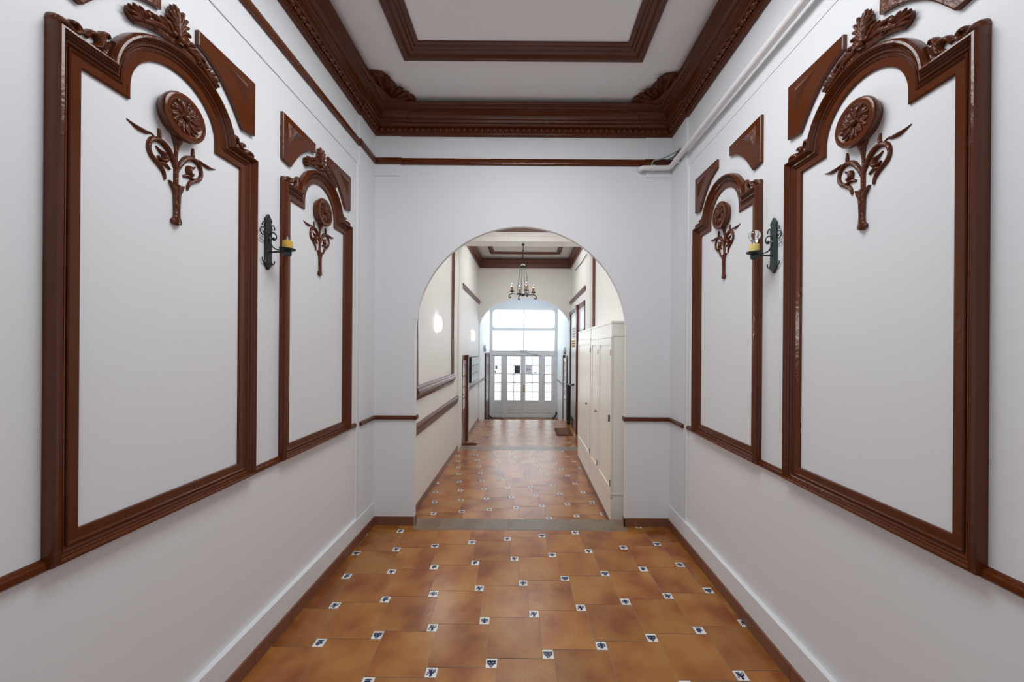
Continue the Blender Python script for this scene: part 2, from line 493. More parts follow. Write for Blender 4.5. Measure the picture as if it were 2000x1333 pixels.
EAGLE = [[(0,.30,.10),(0,.10,.14),(0,-.12,.16),(0,-.32,.08)],[(-.06,.10,.09),(-.22,.20,.09),(-.32,.06,.08),(-.28,-.14,.07)],[(.06,.10,.09),(.22,.20,.09),(.32,.06,.08),(.28,-.14,.07)],
         [(-.06,.0,.07),(-.17,.04,.07),(-.18,-.16,.06)],[(.06,.0,.07),(.17,.04,.07),(.18,-.16,.06)],[(-.02,-.14,.06),(-.14,-.26,.06)],[(.02,-.14,.06),(.14,-.26,.06)],[(0,.28,.08),(-.1,.3,.05)]]
HORSE = [[(-.28,.26,.07),(.0,.28,.09),(.28,.26,.07)],[(-.24,.08,.10),(-.02,.12,.15),(.2,.06,.12)],[(-.2,.08,.08),(-.26,-.12,.06)],[(.18,.04,.10),(.04,-.10,.12),(-.10,-.24,.09),(.02,-.30,.07)],[(.2,.04,.07),(.26,-.10,.06)],[(-.04,.02,.08),(-.12,-.08,.08),(-.22,-.22,.06)]]
GLY = {'L': LION, 'C': CASTLE, 'E': EAGLE, 'S': HORSE}
KNOWN = {(0,0):'L',(1,0):'C',(2,0):'C',(3,0):'E',(4,0):'C',(5,0):'S',(6,0):'L',(-2,1):'S',(-1,1):'C',(0,1):'L',(1,1):'E',(2,1):'L',(3,1):'L',(4,1):'E',(5,1):'L',(6,1):'C',
         (-2,2):'L',(-1,2):'S',(0,2):'E',(1,2):'L',(2,2):'E',(3,2):'C',(4,2):'C',(5,2):'S',(6,2):'E',(-2,3):'S',(-1,3):'L',(0,3):'S',(1,3):'S',(2,3):'L',(3,3):'E',(4,3):'L',(5,3):'E',(6,3):'C',
         (-2,4):'C',(-1,4):'L',(0,4):'C',(1,4):'E',(2,4):'S',(3,4):'C',(5,-1):'L'}
def glyph(mb, kind, cx, cy, s, z, rect, mi):
    for st in GLY[kind]:
        P = cr_spline(st, 2)
        L, R = [], []
        for i, p in enumerate(P):
            a = P[max(0, i-1)]; b = P[min(len(P)-1, i+1)]
            t = Vector((b[0]-a[0], b[1]-a[1])); t.normalize(); n = Vector((-t.y, t.x))*(p[2]*0.56+0.012)
            L.append((cx+(p[0]+n.x)*s, cy+(p[1]+n.y)*s)); R.append((cx+(p[0]-n.x)*s, cy+(p[1]-n.y)*s))
        for i in range(len(P)-1):
            q = [L[i], L[i+1], R[i+1], R[i]]
            if all(rect[0] < x < rect[1] and rect[2] < y < rect[3] for x, y in q):
                mb.add([(x, y, z) for x, y in q], [(0, 1, 2, 3)], mi)
AFF = (1.0, 0.0, 0.0, 1.0)
AFFN = (1.0031, -0.0258, -0.0064, 0.9932)      # the tiles are laid slightly off square
def tiled(name, x0, x1, y0, y1, z, ox, oy, a, b, mb=None, aff=AFF):
    """large tiles with a small decorated insert at one corner of each (lattice (a,b) / (-b,a))"""
    own = mb is None or y1 <= EY0
    mb = mb or MB()
    g = 0.0017
    hsz = b/2
    for j in range(-40, 41):
        for i in range(-40, 41):
            ix, iy = a*i - b*j, b*i + a*j
            mp = lambda p, q: (ox+aff[0]*p+aff[1]*q, oy+aff[2]*p+aff[3]*q)
            cx, cy = mp(ix, iy)                                # centre of an insert
            if not (x0-0.5 < cx < x1+0.5 and y0-0.5 < cy < y1+0.5): continue
            r = (x0, x1, y0, y1)
            dz = random.uniform(-0.0004, 0.0004)
            q = clip([mp(ix-hsz+g, iy-hsz+g), mp(ix+hsz-g, iy-hsz+g), mp(ix+hsz-g, iy+hsz-g), mp(ix-hsz+g, iy+hsz-g)], *r)
            if q:
                mb.add([(x, y, z) for x, y in q], [tuple(range(len(q)))], 1)
                kind = KNOWN.get((i, j)) if own else None
                glyph(mb, kind or random.choice('LCES'), cx, cy, b*1.02, z+0.0006, r, 2)
            # large tile whose lower-left corner sits right of the insert's lower edge
            tx0 = ix - a + b/2; ty0 = iy - a - b/2
            t = [mp(tx0+g, ty0+g), mp(tx0+a-g, ty0+g), mp(tx0+a-g, ty0+a-g), mp(tx0+g, ty0+a-g)]
            q = clip(t, *r)
            if q:
                mb.add([(x, y, z+dz) for x, y in q], [tuple(range(len(q)))], 0)
    mb.box(x0, x1, y0, y1, z-0.12, z-0.0015, 3)
    return mb
fm = tiled('floor', LX, RX, BACK, 3.27, 0.0, -0.4575, 1.8326, 0.2952, 0.0599, aff=AFFN)
# grey-brown tiles of the step nosing
def strip(mb, x0, x1, y0, y1, z, wdt, ox):
    x = ox
    while x < x1:
        xa, xb = max(x, x0)+0.002, min(x+wdt, x1)-0.002
        if xb > xa: mb.add([(xa, y0+0.002, z), (xb, y0+0.002, z), (xb, y1, z), (xa, y1, z)], [(0, 1, 2, 3)], 4)
        x += wdt
    mb.box(x0, x1, y0, y1, z-0.12, z-0.0015, 3)
# the strip lies in the arch, plain tiles either side of it run up to the end wall
strip(fm, -1.0, 0.93, 3.27, SE, 0.0, 0.20, -1.16)
for xa, xb in ((LX, -1.0), (0.93, RX)):
    sub = MB(); tiled('s', xa, xb, 3.27, EY0, 0.0, -0.4575, 1.8326, 0.2952, 0.0599, mb=sub, aff=AFFN)
    fm.add(sub.v, [], 0); off = len(fm.v)-len(sub.v)
    for f, mi in zip(sub.f, sub.m): fm.f.append(tuple(k+off for k in f)); fm.m.append(mi)
fm.box(-1.005, 0.92, EY1+.001, SE-.004, HF1, -0.002, 4)
for xa, xb in ((HL, -1.005), (0.92, HR)): fm.box(xa, xb, EY1+.001, SE, HF1, -0.002, 4)
FMATS = [TILE, INSERT, BLUE, GROUT, STRIP]
struct(fm.build('floor', FMATS, smooth=False))
random.seed(11)
hm = MB()
AFFH = (1.0169, -0.0041, -0.0251, 1.0223)
tiled('h', HL, HR, SE, 6.57, HF1, -0.9942, 4.0354, 0.2952, 0.0599, mb=hm, aff=AFFH)
strip(hm, HL, HR, 6.57, 6.83, HF1, 0.20, HL-0.05)
hm.box(HL, HR, 6.81, 6.83, HF2-0.01, HF1-0.002, 4)
struct(hm.build('floor_hall', FMATS, smooth=False))
hm = MB()
tiled('h', HL, HR, 6.83, AY1, HF2, -0.30, 7.1, 0.2952, 0.0599, mb=hm)
hm.box(HL, HR, AY1-0.02, AY1, HF3, HF2-0.002, 4)
struct(hm.build('floor_lobby', FMATS, smooth=False))
hm = MB()
tiled('h', HL, 1.13, AY1, DY+0.1, HF3, -0.10, 10.1, 0.2952, 0.0599, mb=hm)
struct(hm.build('floor_vestibule', FMATS, smooth=False))

# skirting tiles
def skirt(name, segs, h=0.075, z=0.0, wdt=0.30, t=0.012, m=SKIRT):
    mb = MB()
    for (x0, y0), (x1, y1) in segs:
        d = Vector((x1-x0, y1-y0)); L = d.length; d.normalize(); n = Vector((-d.y, d.x))
        s = 0.0
        def slab(a, b, tt, hh, mi):
            p = [Vector((x0, y0))+d*a, Vector((x0, y0))+d*b, Vector((x0, y0))+d*b+n*tt, Vector((x0, y0))+d*a+n*tt]
            mb.add([(q.x, q.y, z) for q in p]+[(q.x, q.y, z+hh) for q in p], [(0,1,2,3),(4,5,6,7),(0,1,5,4),(1,2,6,5),(2,3,7,6),(3,0,4,7)], mi)
        while s < L-1e-4:
            e = min(s+wdt, L); slab(s, e-0.003, t, h, 0); s = e
        slab(0, L, t*0.8, h-0.002, 1)
    return struct(mb.build(name, [m, SKGROUT], smooth=False))
skirt('baseboard_left', [((LX+0.028, EY0), (LX+0.028, BACK))][::-1])
skirt('baseboard_right', [((RX-0.028, BACK), (RX-0.028, EY0))])
skirt('baseboard_end', [((-1.005-0.0, EY0), (LX+0.03, EY0)), ((RX-0.03, EY0), (0.92, EY0)), ((-1.005, EY1), (-1.005, EY0-0.012)), ((0.92, EY0-0.012), (0.92, EY1))])
skirt('baseboard_hall', [((HL, BY0), (HL, EY1)), ((HR, EY1), (HR, BY0)), ((HL, AY0), (HL, 7.45)), ((HR, 6.9), (HR, 7.1))][:2], z=HF1)
skirt('baseboard_lobby', [((HL, AY0), (HL, 7.45))], z=HF2)

# ------------------------------------------------------------------ mouldings of the near passage
JOG = [(-2.4, LX+0.008), (3.05, LX+0.008), (3.05, LX+0.02), (EY0-0.010, LX+0.02)]
pathU = [(LX+0.008, BACK), (LX+0.008, 3.05), (LX+0.022, 3.05), (LX+0.022, EY0-0.010), (-1.15, EY0-0.010), (-1.15, EY0), (1.09, EY0), (1.09, EY0-0.010), (RX-0.022, EY0-0.010), (RX-0.022, 3.05), (RX-0.008, 3.05), (RX-0.008, BACK)]
pathU = pathU[::-1]        # so that "left of the path" is the inside of the room
MZ = lambda x, y, h: (x, y, h)
# big cornice: d inwards from the wall, h = height
cprof = [(0, 3.550), (0.018, 3.550), (0.026, 3.556), (0.028, 3.570), (0.034, 3.574), (0.036, 3.606), (0.048, 3.612), (0.056, 3.620), (0.060, 3.634), (0.072, 3.640), (0.078, 3.658), (0.084, 3.660), (0.086, 3.672), (0.096, 3.692), (0.112, 3.702), (0.114, 3.706), (0.126, 3.710), (0.128, 3.718), (0.140, 3.722), (0.144, 3.734), (0.156, 3.738), (0.162, 3.744), (0.168, 3.752), (0.168, 3.765), (0.155, 3.770), (0.10, NCEIL), (0, NCEIL)]
cm = MB().sweep(pathU, cprof, MZ)
def beads(mb, p0, p1, inward, z, step=0.054):
    d = Vector(p1)-Vector(p0); L = d.length; d.normalize(); n = int(L/step)
    for i in range(n+1):
        c = Vector(p0)+d*(i+0.5)*L/(n+1)+Vector(inward)*0.036
        rx, ry = (0.019, 0.021) if abs(d.y) > 0.5 else (0.021, 0.019)
        mb.ellip((c.x, c.y, z), rx, ry, 0.020, 8, 5)
        c2 = c+d*0.027
        mb.ellip((c2.x, c2.y, z-.004), rx*.45, ry*.3, 0.016, 6, 4)
beads(cm, (LX+0.010, 0.4), (LX+0.022, EY0-0.05), (1, 0), 3.590)
beads(cm, (RX-0.010, 0.4), (RX-0.022, EY0-0.05), (-1, 0), 3.590)
beads(cm, (LX+0.06, EY0-0.004), (RX-0.06, EY0-0.004), (0, -1), 3.590)
struct(cm.build('trim_2', BROWN))
# thin upper rail
rprof = [(0, 3.292), (0.014, 3.292), (0.022, 3.300), (0.024, 3.318), (0.018, 3.336), (0.010, 3.350), (0, 3.352)]
struct(MB().sweep([(RX-0.022, 3.16)]+pathU[pathU.index((RX-0.022, EY0-0.010)):], rprof, MZ).build('trim_3', BROWN))
# ceiling frame
fprof = [(0, NCEIL), (0, NCEIL-0.028), (0.008, NCEIL-0.036), (0.022, NCEIL-0.036), (0.028, NCEIL-0.046), (0.052, NCEIL-0.050), (0.060, NCEIL-0.040), (0.066, NCEIL-0.034), (0.090, NCEIL-0.034), (0.096, NCEIL-0.024), (0.112, NCEIL-0.022), (0.118, NCEIL-0.012), (0.148, NCEIL-0.010), (0.15, NCEIL)]
struct(MB().sweep([(-0.925, -1.4), (0.865, -1.4), (0.865, 2.755), (-0.925, 2.755)], fprof, MZ, closed=True).build('trim_4', BROWN))

# chair rail pieces between the frames
def rail_prof(h0, h1, dep):
    m = (h0+h1)/2
    return [(h0, 0), (h0, dep*0.7), (h0+0.006, dep), (h1-0.012, dep), (h1-0.004, dep*0.6), (h1, 0)]
P1, P2 = 1.468, 2.490
def rail_box(mb, X, sgn, y0, y1, z0=0.962, z1=0.998, dep=0.02):
    pr = rail_prof(z0, z1, dep); n = len(pr)
    o = len(mb.v)
    for y in (y0, y1):
        for z, d in pr: mb.v.append((X+sgn*d, y, z))
    for k in range(n-1): mb.f.append((o+k, o+k+1, o+n+k+1, o+n+k)); mb.m.append(0)
    mb.f.append(tuple(o+k for k in range(n))); mb.f.append(tuple(o+n+k for k in range(n))); mb.m += [0, 0]
for nm, X, sg in (('trim_5', LX, 1), ('trim_6', RX, -1)):
    mb = MB()
    for a, b in ((BACK, P1-0.40), (P1+0.40, P2-0.40), (P2+0.40, 3.02)): rail_box(mb, X, sg, a, b)
    rail_box(mb, X+sg*0.02, sg, 3.065, EY0-0.010)
    struct(mb.build(nm, BROWN))
mb = MB()
for x0, x1 in ((LX+0.02, -1.005), (0.92, RX-0.02)):
    pr = rail_prof(0.962, 0.998, 0.02); n = len(pr); o = len(mb.v)
    e0, e1 = x0, x1
    for x in (e0, e1):
        for z, d in pr: mb.v.append((x, EY0-d-0.0, z))
    for k in range(n-1): mb.f.append((o+k, o+k+1, o+n+k+1, o+n+k)); mb.m.append(0)
    mb.f.append(tuple(o+k for k in range(n))); mb.f.append(tuple(o+n+k for k in range(n))); mb.m += [0, 0]
for x, s in ((-1.005, 1), (0.92, -1)):
    mb.bevbox(min(x-s*.001, x+s*0.018), max(x-s*.001, x+s*0.018), EY0-0.021, EY0+0.06, 0.961, 0.999, 0.004)
struct(mb.build('trim_7', BROWN))

# ------------------------------------------------------------------ arched wall frames with carving
def circ(cx, cz, r, a0, a1, n):
    return [(cx+r*math.cos(a0+(a1-a0)*k/n), cz+r*math.sin(a0+(a1-a0)*k/n)) for k in range(n+1)]
FPROF = [(0.0, 0.0), (0.0, 0.008), (0.003, 0.011), (0.029, 0.012), (0.031, 0.016), (0.035, 0.019), (0.038, 0.016), (0.039, 0.012), (0.042, 0.013), (0.046, 0.020), (0.050, 0.022), (0.0525, 0.018), (0.055, 0.019), (0.058, 0.029), (0.060, 0.031), (0.0615, 0.029), (0.064, 0.037), (0.069, 0.0425), (0.075, 0.041), (0.080, 0.034), (0.083, 0.020), (0.083, 0.0)]
def spiral(cx, cz, r0, r1, a0, turns, n, w0, w1, s=1):
    out = []
    for k in range(n+1):
        t = k/n; r = r0+(r1-r0)*t; a = a0+turns*2*PI*t
        out.append((cx+s*r*math.cos(a), cz+r*math.sin(a), w0+(w1-w0)*t))
    return out
def arched_frame(M, yc, side, base):
    A = lambda a, z, h: M(yc+a, z, h)
    t = thing('arched_wall_frame', side[0], 'wall frame', base, 'arched brown frames on the passage walls')
    # rings at growing distance d from the opening; the arch and its shoulders stay clean at every offset
    N = 40; rings = []
    for d, h in FPROF:
        r = .178+d; zz = 2.485+d
        a0 = math.asin(max(0.0, zz-2.53)/r)
        xs = math.sqrt(r*r-max(0.0, zz-2.53)**2)
        L = [(.32+d, 1.05-d), (-.32-d, 1.05-d), (-.32-d, zz), (-xs, zz)]
        L += [(-r*math.cos(a0+(PI-2*a0)*k/N), 2.53+r*math.sin(a0+(PI-2*a0)*k/N)) for k in range(N+1)]
        L += [(xs, zz), (.32+d, zz)]
        rings.append([tuple(A(p[0], p[1], h)) for p in L])
    mb = MB(); n = len(rings[0])
    for rg in rings: mb.v += rg
    for i in range(len(rings)-1):
        for k in range(n):
            a = i*n+k; b = i*n+(k+1) % n
            mb.f.append((a, b, b+n, a+n)); mb.m.append(0)
    mo = mb.build('moulding', BROWN, t, base, ang=30)
    bm = bmesh.new(); bm.from_mesh(mo.data); bmesh.ops.remove_doubles(bm, verts=list(bm.verts), dist=1e-5); bm.to_mesh(mo.data); bm.free()
    for s in (-1, 1):
        mb = MB()
        B = lambda a, z, h: A(a, z, h)
        # running scrolls along the shoulder between corner and arch
        mb.stroke([(s*.395, 2.566, .020), (s*.385, 2.585, .028), (s*.36, 2.588, .024), (s*.345, 2.572, .014)], B, 0.9)
        mb.stroke(spiral(s*.338, 2.602, .006, .020, 0.2, 0.9, 8, .018, .016, s), B, 1.0)
        mb.stroke([(s*.352, 2.588, .016), (s*.34, 2.575, .018), (s*.315, 2.572, .016), (s*.290, 2.578, .016)], B, 0.9)
        mb.stroke([(s*.308, 2.596, .014), (s*.296, 2.618, .020), (s*.280, 2.618, .022), (s*.272, 2.602, .018)], B, 1.0)
        mb.stroke([(s*.300, 2.576, .014), (s*.276, 2.588, .022), (s*.268, 2.612, .022), (s*.262, 2.640, .020), (s*.246, 2.652, .014), (s*.238, 2.645, .008)], B, 1.0)
        mb.stroke([(s*.262, 2.575, .020), (s*.246, 2.600, .024), (s*.236, 2.632, .016)], B, 0.7)
        mb.build('shoulder_scroll', CARVE, t, base)
    return t
def crest(M, yc, label, base):
    A = lambda a, z, h: M(yc-.013+a, z, h)
    po = lambda r, d: (r*math.sin(math.radians(d*.93)), 2.53+r*math.cos(math.radians(d*.93)))
    mb = MB()
    inn = [po(.276, d) for d in range(-36, 37, 6)]
    outp = [po(.288, 38.5), po(.306, 39), po(.326, 36), po(.331, 31), po(.323, 27), po(.328, 23), po(.322, 18), po(.332, 14), po(.344, 10), po(.358, 6.8), po(.390, 5.4), po(.413, 4.0), po(.424, 1.2)]
    outp = outp + [(-x, z) for x, z in outp[::-1]]
    mb.prism(inn+outp, 0, 0.020, A, 0.006)
    for s in (-1, 1):
        # acanthus lobes sweeping along the arch, ending in a fanned leaf
        mb.stroke([(*po(.300, s*4), .016), (*po(.305, s*14), .024), (*po(.297, s*22), .022), (*po(.293, s*30), .016)], A, 0.7, 0.016)
        for k, (r0, d0, r1, d1) in enumerate([(.296, 29, .313, 39.5), (.300, 29, .326, 36.5), (.302, 28, .332, 32.5), (.300, 26, .330, 28), (.290, 30, .295, 39)]):
            mb.stroke([(*po(r0, s*d0), .008), (*po((r0+r1)/2, s*(d0+d1)/2), .016), (*po(r1, s*d1), .012), (*po(r1+.003, s*(d1+0.6)), .004)], A, 0.8, 0.018)
        for k, (r0, d0, r1, d1) in enumerate([(.296, 10, .328, 22), (.300, 7, .328, 17), (.306, 4, .338, 12.5)]):
            mb.stroke([(*po(r0, s*d0), .010), (*po((r0+r1)/2+.006, s*(d0+d1)/2), .018), (*po(r1, s*d1), .013), (*po(r1+.002, s*(d1+1)), .005)], A, 0.8, 0.018)
        for k, (r1, d1) in enumerate([(.358, 8), (.384, 6.2), (.406, 5.0), (.420, 2.6)]):
            mb.stroke([(s*.006, 2.53+.325+k*0.012, .010), (*po((.33+r1)/2+.01, s*d1*0.6), .014), (*po(r1, s*d1), .013), (*po(r1+.003, s*d1), .005)], A, 0.8, 0.018)
        mb.stroke(spiral(*po(.290, s*20), .014, .004, 0, 1.1, 10, .010, .006, s), A, 1.0, 0.02)
        mb.ellip(A(s*.026, 2.836, 0.026), .012, .012, .012, 8, 5)
        mb.ellip(A(s*po(.318, 24)[0], po(.318, 24)[1], 0.022), .011, .011, .011, 8, 5)
    mb.stroke([(0, 2.81, .030), (0, 2.84, .026), (0, 2.88, .018), (0, 2.925, .016), (0, 2.957, .006)], A, 0.7, 0.016)
    mb.ellip(A(0, 2.83, 0.03), .016, .016, .016, 8, 5)
    o = mb.build('crest_ornament', CARVE, None, base)
    return tag(o, label, 'carved ornament', 'carved crests over the arched frames')
def spandrel(M, yc, s, label, base):
    A = lambda a, z, h: M(yc+a, z, h)
    curve = cr_spline([(.325, 2.680), (.278, 2.748), (.232, 2.802), (.180, 2.845), (.130, 2.873), (.079, 2.890)], 3)
    poly = [(.079, 2.952), (.404, 2.958), (.404, 2.690)] + curve
    poly = [(s*a, z) for a, z in poly]
    mb = MB().prism(poly, 0, 0.019, A, 0.004)
    tri = [(s*.215, 2.921), (s*.360, 2.924), (s*.358, 2.785), (s*.300, 2.86)]
    top = (s*.318, 2.885)
    o = len(mb.v)
    mb.v += [tuple(A(a, z, 0.0185)) for a, z in tri] + [tuple(A(*top, 0.040))]
    for i in range(4): mb.f.append((o+i, o+(i+1) % 4, o+4)); mb.m.append(0)
    ob = mb.build('spandrel_block', BROWN, None, base, ang=15)
    return tag(ob, label, 'wall ornament', 'brown corner blocks above the arched frames')
def rosette(M, yc, label, base, sg):
    A = lambda a, z, h: M(yc+a, z, h)
    t = thing('rosette_spray', label, 'wall ornament', base, 'rosette and leaf sprays inside the frames')
    mb = MB()
    def lath(prof, n=36, wob=0.0, lobes=8):
        o = len(mb.v)
        for r, h in prof:
            for k in range(n):
                a = 2*PI*k/n; rr = r*(1+wob*math.cos(lobes*a))
                mb.v.append(tuple(A(rr*math.cos(a), 2.53+rr*math.sin(a), h)))
        for i in range(len(prof)-1):
            for k in range(n):
                a = o+i*n+k; b = o+i*n+(k+1) % n
                mb.f.append((a, b, b+n, a+n)); mb.m.append(0)
    lath([(.080, 0), (.090, .022), (.092, .034), (.089, .041), (.083, .044), (.070, .044), (.066, .041), (.062, .038), (.03, .038), (.001, .038)])
    mb.build('rosette_disc', BROWN, t, base)
    mb = MB()
    for k in range(8):
        a = 2*PI*k/8+0.2
        c, s = math.cos(a), math.sin(a)
        mb.stroke([(.016*c, 2.53+.016*s, .010), (.034*c, 2.53+.034*s, .024), (.052*c, 2.53+.052*s, .022), (.062*c, 2.53+.062*s, .008)], A, 0.34, 0.036)
        a2 = a+PI/8; c, s = math.cos(a2), math.sin(a2)
        mb.ellip(A(.058*c, 2.53+.058*s, .039), .007, .007, .007, 6, 4)
        mb.stroke([(.030*c, 2.53+.030*s, .006), (.056*c, 2.53+.056*s, .009)], A, 0.7, 0.036)
        for q in (.13, -.17):
            c3, s3 = math.cos(a+q*1.4), math.sin(a+q*1.4); c4, s4 = math.cos(a+q*1.4+.22), math.sin(a+q*1.4+.22)
            mb.stroke([(.022*c3, 2.53+.022*s3, .006), (.042*c3, 2.53+.042*s3, .009), (.063*c4, 2.53+.063*s4, .006)], A, 0.8, 0.038)
    mb.ellip(A(0, 2.53, .042), .014, .014, .014, 10, 6)
    mb.build('flower', CARVE, t, base)
    mb = MB()
    mb.stroke([(0, 2.462, .052), (0, 2.440, .040), (-.001, 2.415, .022), (-.002, 2.37, .014), (-.002, 2.32, .020), (-.002, 2.262, .020)], A, 0.5)
    mb.prism([(-.034, 2.268), (-.012, 2.258), (.006, 2.262), (.028, 2.270), (.022, 2.248), (.012, 2.225), (.009, 2.165), (.010, 2.135), (.016, 2.118), (.014, 2.106), (-.004, 2.100), (-.022, 2.107), (-.024, 2.118), (-.012, 2.135), (-.012, 2.165), (-.014, 2.23)], 0, .014, A, .004)
    mb.stroke([(-.002, 2.262, .012), (-.001, 2.16, .010), (-.004, 2.105, .016)], A, 0.8, 0.010)
    mb.build('stem', CARVE, t, base)
    for s in (-1, 1):
        mb = MB()
        mb.stroke([(0, 2.310, .012), (s*.014, 2.350, .018), (s*.040, 2.388, .022), (s*.072, 2.402, .022), (s*.100, 2.388, .018), (s*.110, 2.356, .016), (s*.100, 2.330, .017), (s*.076, 2.312, .018), (s*.054, 2.290, .015), (s*.047, 2.264, .010)], A, 0.7)
        mb.stroke([(s*.083, 2.375, .005), (s*.070, 2.364, .012), (s*.052, 2.356, .020), (s*.050, 2.338, .022), (s*.064, 2.332, .016), (s*.076, 2.342, .008)], A, 0.9)
        mb.stroke([(s*.078, 2.314, .010), (s*.052, 2.322, .016), (s*.028, 2.312, .009)], A, 0.8)
        mb.stroke([(s*.074, 2.402, .010), (s*.070, 2.420, .014), (s*.072, 2.446, .009)], A, 0.8)
        mb.stroke([(s*.078, 2.402, .006), (s*.100, 2.412, .007), (s*.118, 2.406, .014), (s*.145, 2.404, .016), (s*.165, 2.408, .010), (s*.184, 2.414, .004)], A, 0.7)
        mb.build('leaf_scroll', CARVE, t, base)
    return t

SIDES = [('left', ML, LX, 1), ('right', MR, RX, -1)]
for sd, M, X, sg in SIDES:
    for idx, yc in enumerate((P1, P2)):
        d = ('larger nearest' if idx == 0 else 'smaller-looking farther')
        wh = f'{"near" if idx == 0 else "far"} {sd}-hand frame'
        base = (X, yc, 1.05)
        if idx == 0:
            f0 = arched_frame(M, yc, [f'big glossy brown arched frame nearest the viewer on the {sd} wall'], base)
            c0 = crest(M, yc, f'carved brown leafy crest above the nearest arched frame on the {sd} wall', (X, yc, 2.8))
            r0 = rosette(M, yc, f'brown rosette on leafy stem inside the nearest arched frame, {sd} wall', (X, yc, 2.1), sg)
            s0 = [spandrel(M, yc, q, l, (X, yc+q*.25, 2.8)) for q, l in
                  ((1, f'brown block with raised triangle, right of the crest over the nearest {sd} frame' if sd == 'left' else 'brown block with raised triangle, left of the crest over the nearest right frame'),
                   (-1, f'tip of a brown corner block cut by the top edge above the nearest {sd} frame'))]
        else:
            dl = (0, P2-P1, 0)
            copy_thing(f0, dl, f'arched brown frame farther along the {sd} wall, between iron sconce and arch wall')
            if sd == 'left': copy_thing(c0, dl, f'carved brown crest above the farther arched frame on the {sd} wall')
            copy_thing(r0, dl, f'brown rosette on leafy stem inside the farther arched frame, {sd} wall')
            copy_thing(s0[0], dl, f'narrow-looking brown corner block above the farther {sd} frame, on its arch wall side')
            copy_thing(s0[1], dl, f'brown corner block above the farther {sd} frame, on its sconce side')

# ------------------------------------------------------------------ carved leaves in the ceiling corners
for sd, s, cxx in (('left', 1, LX+0.022+0.168), ('right', -1, RX-0.022-0.168)):
    cy = EY0-0.010-0.168
    MC = lambda a, b, h: (cxx+s*a, cy-b, NCEIL-0.002-h)
    mb = MB()
    poly = [(-.02, -.02), (.24, -.02), (.235, .02), (.21, .035), (.19, .02), (.165, .07), (.13, .10), (.125, .16), (.11, .20), (.09, .24), (.075, .285), (.03, .30), (-.02, .305)]
    mb.prism(poly, 0, 0.03, MC, 0.008)
    for k in range(6):
        th = math.radians(8+k*15); R = 0.20+0.06*math.sin(k*1.1)**2+ (0.05 if k > 3 else 0)
        e = (R*math.cos(th)*0.9, R*math.sin(th))
        mb.stroke([(e[0]*.3, e[1]*.3, .02), (e[0]*.65, e[1]*.65, .040), (e[0]*.9, e[1]*.9, .034), (e[0]*1.02, e[1]*1.02, .010)], MC, 0.7, 0.022)
        mb.stroke([(e[0]*.5+.01, e[1]*.5, .01), (e[0]*.8+.02, e[1]*.8+.006, .02), (e[0]*.95+.025, e[1]*.95+.008, .008)], MC, 1.0, 0.03)
    mb.stroke(spiral(.19, .03, .022, .006, 0, 1.2, 12, .014, .010), MC, 1.2, 0.02)
    mb.stroke(spiral(.08, .24, .028, .006, 0, 1.2, 12, .016, .010), MC, 1.2, 0.02)
    # block tying the leaves to the cornice
    mb.prism([(-.06, -.06), (.20, -.05), (.19, .0), (.05, .05), (.0, .20), (-.05, .21)], 0.0, 0.055, MC, 0.006)
    o = mb.build('corner_ornament', CARVE, None, (cxx, cy, NCEIL))
    tag(o, f'carved brown leaf ornament in the far {sd} corner of the ceiling cornice', 'carved ornament', 'carved leaves in the ceiling corners')

